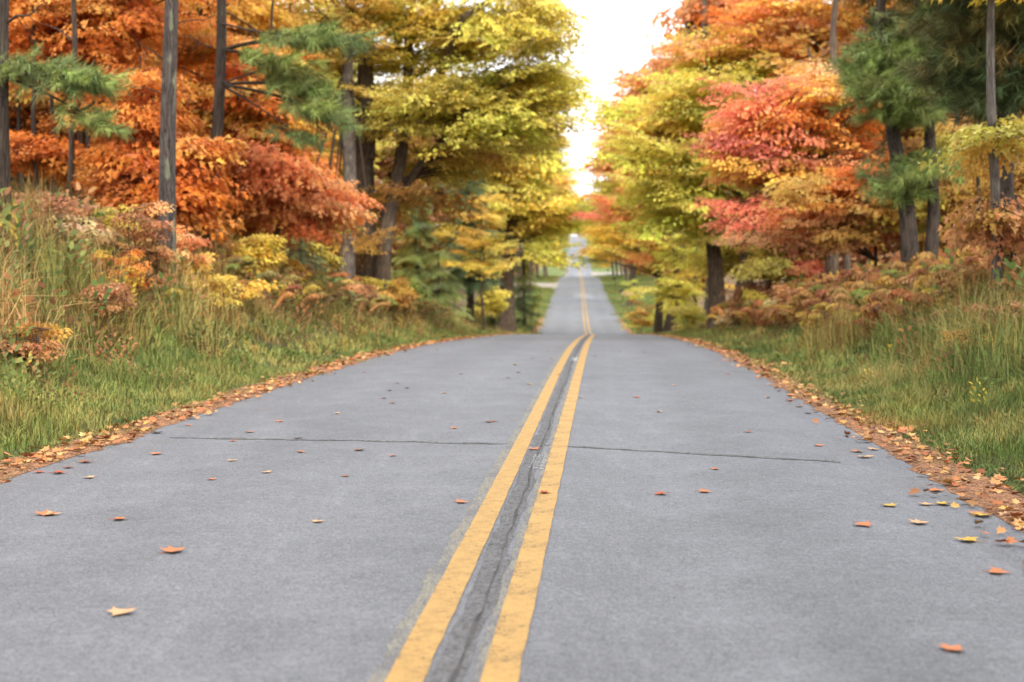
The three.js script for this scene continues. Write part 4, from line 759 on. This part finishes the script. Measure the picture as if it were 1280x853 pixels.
// fallen leaves: the shapes, the drifts along the edges, then each leaf lying on the open road
function fallenGeo(seed) {
  const r = rngOf(seed), b = new MB(), c = [1, 1, 1], P = leafPoly('maple').map(([x, y]) => { const q = x - 0.45; return V(q, 0.05 + 0.25 * (Math.abs(y) ** 1.6) * (0.4 + r()) + 0.3 * q * q * r() + 0.03 * r(), y); });
  const n = P.length, mid = V(-0.05, 0.03, 0);
  for (let k = 0; k < n; k++) b.tri(mid, P[(k + 1) % n], P[k], c);
  b.tube([V(-0.45, 0.05, 0), V(-0.62, 0.07, 0.03), V(-0.8, 0.12, 0.08 * r())], [0.018, 0.014, 0.01], 4); while (b.c.length < b.p.length) b.c.push(0.8, 0.7, 0.6);
  return b.geo();
}
const fallen = [821, 822, 823, 824].map(fallenGeo);
const fallenMat = new THREE.MeshStandardMaterial({ color: 0xffffff, vertexColors: true, roughness: 0.85, side: THREE.DoubleSide });
const LC = ['#a86a40', '#bc7c4a', '#8e5a3a', '#c8925c', '#a07444', '#c09650', '#7a4c36', '#ccaa70', '#b8663a'].map((h) => new THREE.Color(h));
{
  const needles = texture(512, 512, (() => { const a = tiler(71, 180), b = tiler(72, 60), c = tiler(73, 14); return (u, v) => { const k = 0.55 + 0.5 * (a(u, v) - 0.5) + 0.4 * (b(u, v) - 0.5) + 0.2 * (c(u, v) - 0.5); return [k * 1.04, k * 0.74, k * 0.52]; }; })(), true, 1, 1);
  const mat = new THREE.MeshStandardMaterial({ map: needles, bumpMap: needles, bumpScale: 0.03, roughness: 1 });
  const strip = (name, label, side) => {
    const inner = (d) => (side < 0 ? -EDGE_L : EDGE_R) - side * Math.max(0.1, 0.1 + 0.22 * fbm(d * 0.5, side * 3) + 0.14 * nz(d * 2.3, side) + 0.06 * nz(d * 8, side)), pos = [], uv = [], idx = [], N = 1100;
    for (let j = 0; j <= N; j++) { const d = lerp(2, 125, (j / N) ** 1.3), a = inner(d), b = (side < 0 ? -EDGE_L : EDGE_R) + side * ((side < 0 ? 0.42 : 0.34) + 0.15 * nz(d * 0.8, side + 7));
      for (let i = 0; i <= 4; i++) { const o = lerp(a, b, i / 4), x = roadX(d) + o; pos.push(x, Math.max(roadH(d) + 0.02, groundH(x, d)) + 0.012 + (i === 0 ? -0.009 : i === 4 ? -0.03 : 0.006 + 0.012 * nz(d * 3, i * 2.2)), -d); uv.push(x, d); } }
    for (let j = 0; j < N; j++) for (let i = 0; i < 4; i++) { const q = j * 5 + i; idx.push(...(side < 0 ? [q, q + 5, q + 1, q + 1, q + 5, q + 6] : [q, q + 1, q + 5, q + 1, q + 6, q + 5])); }
    const g = new THREE.BufferGeometry(); g.setAttribute('position', new THREE.Float32BufferAttribute(pos, 3)); g.setAttribute('uv', new THREE.Float32BufferAttribute(uv, 2)); g.setIndex(idx); g.computeVertexNormals();
    const m = new THREE.Mesh(g, mat); m.name = name; tag(m, label, 'leaf litter', null, 'stuff'); scene.add(shade(m));
  };
  strip('needle_litter', 'rust brown needles drifted along the road edge below the weedy bank', -1);
  strip('needle_litter_001', 'rust brown needles drifted along the road edge below the bracken', 1);
  const drift = (side, n, seed, name, label) => scatter(name, label, 'leaf litter', fallen[seed % 4], fallenMat, n, seed, (r) => {
    const d = lerp(4.5, 95, r() ** 1.7), t = 0.1 + (r() + r() + r() - 1.5) * (0.25 + 0.3 * Math.max(0, nz(d * 0.6, side * 5 + 0.5) + 0.2)), o = side < 0 ? -EDGE_L - t : EDGE_R + t, x = roadX(d) + o;
    return { p: V(x, Math.max(roadH(d) + 0.022, groundH(x, d)) + 0.02, -d), s: 0.04 + 0.055 * r() ** 1.5, rx: (r() - 0.5) * 0.9, rz: (r() - 0.5) * 0.9, c: gcol.copy(any(LC, r)).lerp(any(LC, r), r()).multiplyScalar(0.8 + 0.4 * r()) };
  });
  drift(-1, 3000, 913, 'leaf_drift', 'fallen maple leaves heaped along the road edge below the weedy bank');
  drift(1, 2600, 914, 'leaf_drift_001', 'fallen maple leaves heaped along the road edge below the bracken');
  scatter('leaf_drift_002', 'fallen leaves carpeting the woodland floor', 'leaf litter', fallen[1], fallenMat, 7000, 915, (r) => {
    const d = lerp(8, 90, r()), side = r() < 0.5 ? -1 : 1, t = 2 + 22 * r(), x = roadX(d) + (side < 0 ? -EDGE_L - t : EDGE_R + t);
    return { p: G(x, d).add(V(0, 0.02, 0)), s: 0.1 + 0.08 * r(), rx: (r() - 0.5) * 0.6, rz: (r() - 0.5) * 0.6, c: gcol.copy(any(LC, r)).multiplyScalar(0.7 + 0.4 * r()) };
  });
  // single leaves, at the places where the photograph shows them
  const M = {}; const matOf = (hex) => M[hex] ??= new THREE.MeshStandardMaterial({ color: hex, vertexColors: true, roughness: 0.85, side: THREE.DoubleSide });
  const kinds = { o: ['#b06c44', 'orange-brown'], b: ['#84543c', 'brown'], y: ['#b8943e', 'yellow'], p: ['#b8926c', 'pale tan'], r: ['#9c4c2c', 'rusty red'], k: ['#3c282c', 'dark maroon'] };
  const L = [[432, 600, 'b'], [578, 633, 'o'], [682, 622, 'r', 'rusty maple leaf lying on the yellow line of the narrower lane'], [666, 566, 'o', 'orange-brown leaf lying in the joint between the yellow lines'], [448, 567, 'b'], [491, 574, 'o'], [488, 491, 'k'], [508, 488, 'k'], [480, 501, 'b'], [490, 507, 'b'], [554, 494, 'p'], [610, 531, 'b'], [618, 530, 'b'], [569, 539, 'o'], [663, 483, 'y'], [636, 475, 'k'], [575, 470, 'b'], [566, 465, 'o'], [606, 466, 'o'], [699, 471, 'o', 'orange-brown leaf lying on the yellow line of the wider lane'], [797, 500, 'r'], [823, 518, 'p'], [726, 500, 'p', 'pale tan leaf touching the outer edge of the yellow line'], [744, 447, 'b'], [745, 424, 'k'], [775, 441, 'o'], [805, 442, 'o'], [686, 441, 'o'], [665, 450, 'b'], [689, 450, 'o'], [648, 468, 'y'], [644, 458, 'y'], [546, 439, 'b'], [564, 445, 'b'], [497, 482, 'b'], [843, 484, 'p'],
    [57, 648, 'o'], [66, 649, 'p'], [151, 655, 'o'], [218, 696, 'o'], [150, 776, 'p'], [398, 658, 'p'], [371, 552, 'k'], [377, 569, 'o'], [290, 580, 'p'], [312, 544, 'o'], [291, 555, 'o'], [195, 572, 'o'], [264, 604, 'o'], [75, 596, 'r'], [48, 595, 'r'], [110, 602, 'p'], [85, 589, 'b'], [195, 545, 'k'], [108, 582, 'b'], [332, 595, 'p'],
    [895, 591, 'o'], [882, 620, 'o'], [825, 623, 'r'], [1113, 638, 'y'], [1157, 636, 'p'], [1177, 636, 'y'], [1080, 663, 'o'], [1150, 660, 'p'], [1207, 682, 'y'], [1249, 723, 'o'], [1192, 820, 'o'], [1179, 604, 'p'], [1172, 619, 'o'], [1093, 566, 'p'], [1073, 569, 'o'], [1080, 576, 'p'], [1120, 569, 'p'], [1023, 561, 'o'], [1221, 648, 'o'], [1229, 651, 'y'], [1262, 650, 'p'], [936, 544, 'b'], [1000, 512, 'b'], [1010, 520, 'k'], [985, 503, 'o'], [1060, 538, 'b'], [910, 470, 'o'], [960, 500, 'p'], [420, 520, 'p'], [350, 530, 'o'], [455, 468, 'o'], [520, 452, 'b'], [235, 535, 'o']];
  const r = rngOf(66);
  L.forEach(([px, py, k, label], i) => {
    const p = onRoad(px, py); if (!p) return;
    const lane = p.x < 0 ? 'wider' : 'narrower', edge = p.x < -2.6 || p.x > 2.1;
    const m = new THREE.Mesh(fallen[i % 4], matOf(kinds[k][0])); m.name = numbered('fallen_leaf');
    const s = (0.07 + 0.035 * r()) * (Math.abs(px - 640) > 420 ? 1.25 : 1); m.position.set(p.x, p.y + (label ? 0.0265 : 0.0215), p.z); m.scale.setScalar(s); m.rotation.set((r() - 0.5) * 0.1, r() * 6.28, (r() - 0.5) * 0.1);
    tag(m, label ?? `${kinds[k][1]} fallen leaf on the asphalt of the ${lane} lane${edge ? ', near the drifted litter' : ', away from the litter'}`, 'leaf', 'fallen leaves scattered on the road'); scene.add(shade(m));
  });
}

// ------------------------------------------------------------------ mailboxes on the far rise
function mailbox(label, x, d, colour, h) {
  const root = new THREE.Group(); root.name = numbered('mailbox'); root.position.copy(G(x, d)); root.rotation.y = -Math.PI / 2; tag(root, label, 'mailbox', null); scene.add(root);
  const wood = new THREE.MeshStandardMaterial({ color: '#4a4036', roughness: 0.9 }), metal = new THREE.MeshStandardMaterial({ color: colour, roughness: 0.5, metalness: 0.3 });
  const add = (n, g, m, x0, y0, z0) => { const o = new THREE.Mesh(g, m); o.name = n; o.position.set(x0, y0, z0); root.add(o); return o; };
  add('post', new THREE.BoxGeometry(0.1, h + 0.3, 0.1), wood, 0, h / 2 - 0.15, 0); add('arm', new THREE.BoxGeometry(0.09, 0.08, 0.55), wood, 0, h + 0.04, 0.15);
  const s = new THREE.Shape(); s.moveTo(-0.09, 0); s.lineTo(0.09, 0); s.lineTo(0.09, 0.12); s.absarc(0, 0.12, 0.09, 0, Math.PI, false); s.lineTo(-0.09, 0);
  add('box', new THREE.ExtrudeGeometry(s, { depth: 0.5, bevelEnabled: true, bevelSize: 0.006, bevelThickness: 0.006, bevelSegments: 1 }), metal, 0, h + 0.09, -0.1);
  add('flag', new THREE.BoxGeometry(0.012, 0.16, 0.05), new THREE.MeshStandardMaterial({ color: '#a02820', roughness: 0.6 }), 0.105, h + 0.24, 0.25);
  shade(root);
}
mailbox('dark mailbox on a post in the grass lower on the rise', roadX(160) + 4.4, 160, '#20242a', 1.0);
mailbox('dark mailbox on a post higher up the same rise', roadX(196) + 4.5, 196, '#1c1e22', 1.0);
mailbox('dark mailbox beside the gravel drive beyond the second rise', roadX(328) + 6.5, 328, '#22262c', 1.1);

console.log('sprays', sprayCount, 'children', scene.children.length);
renderer.render(scene, camera);
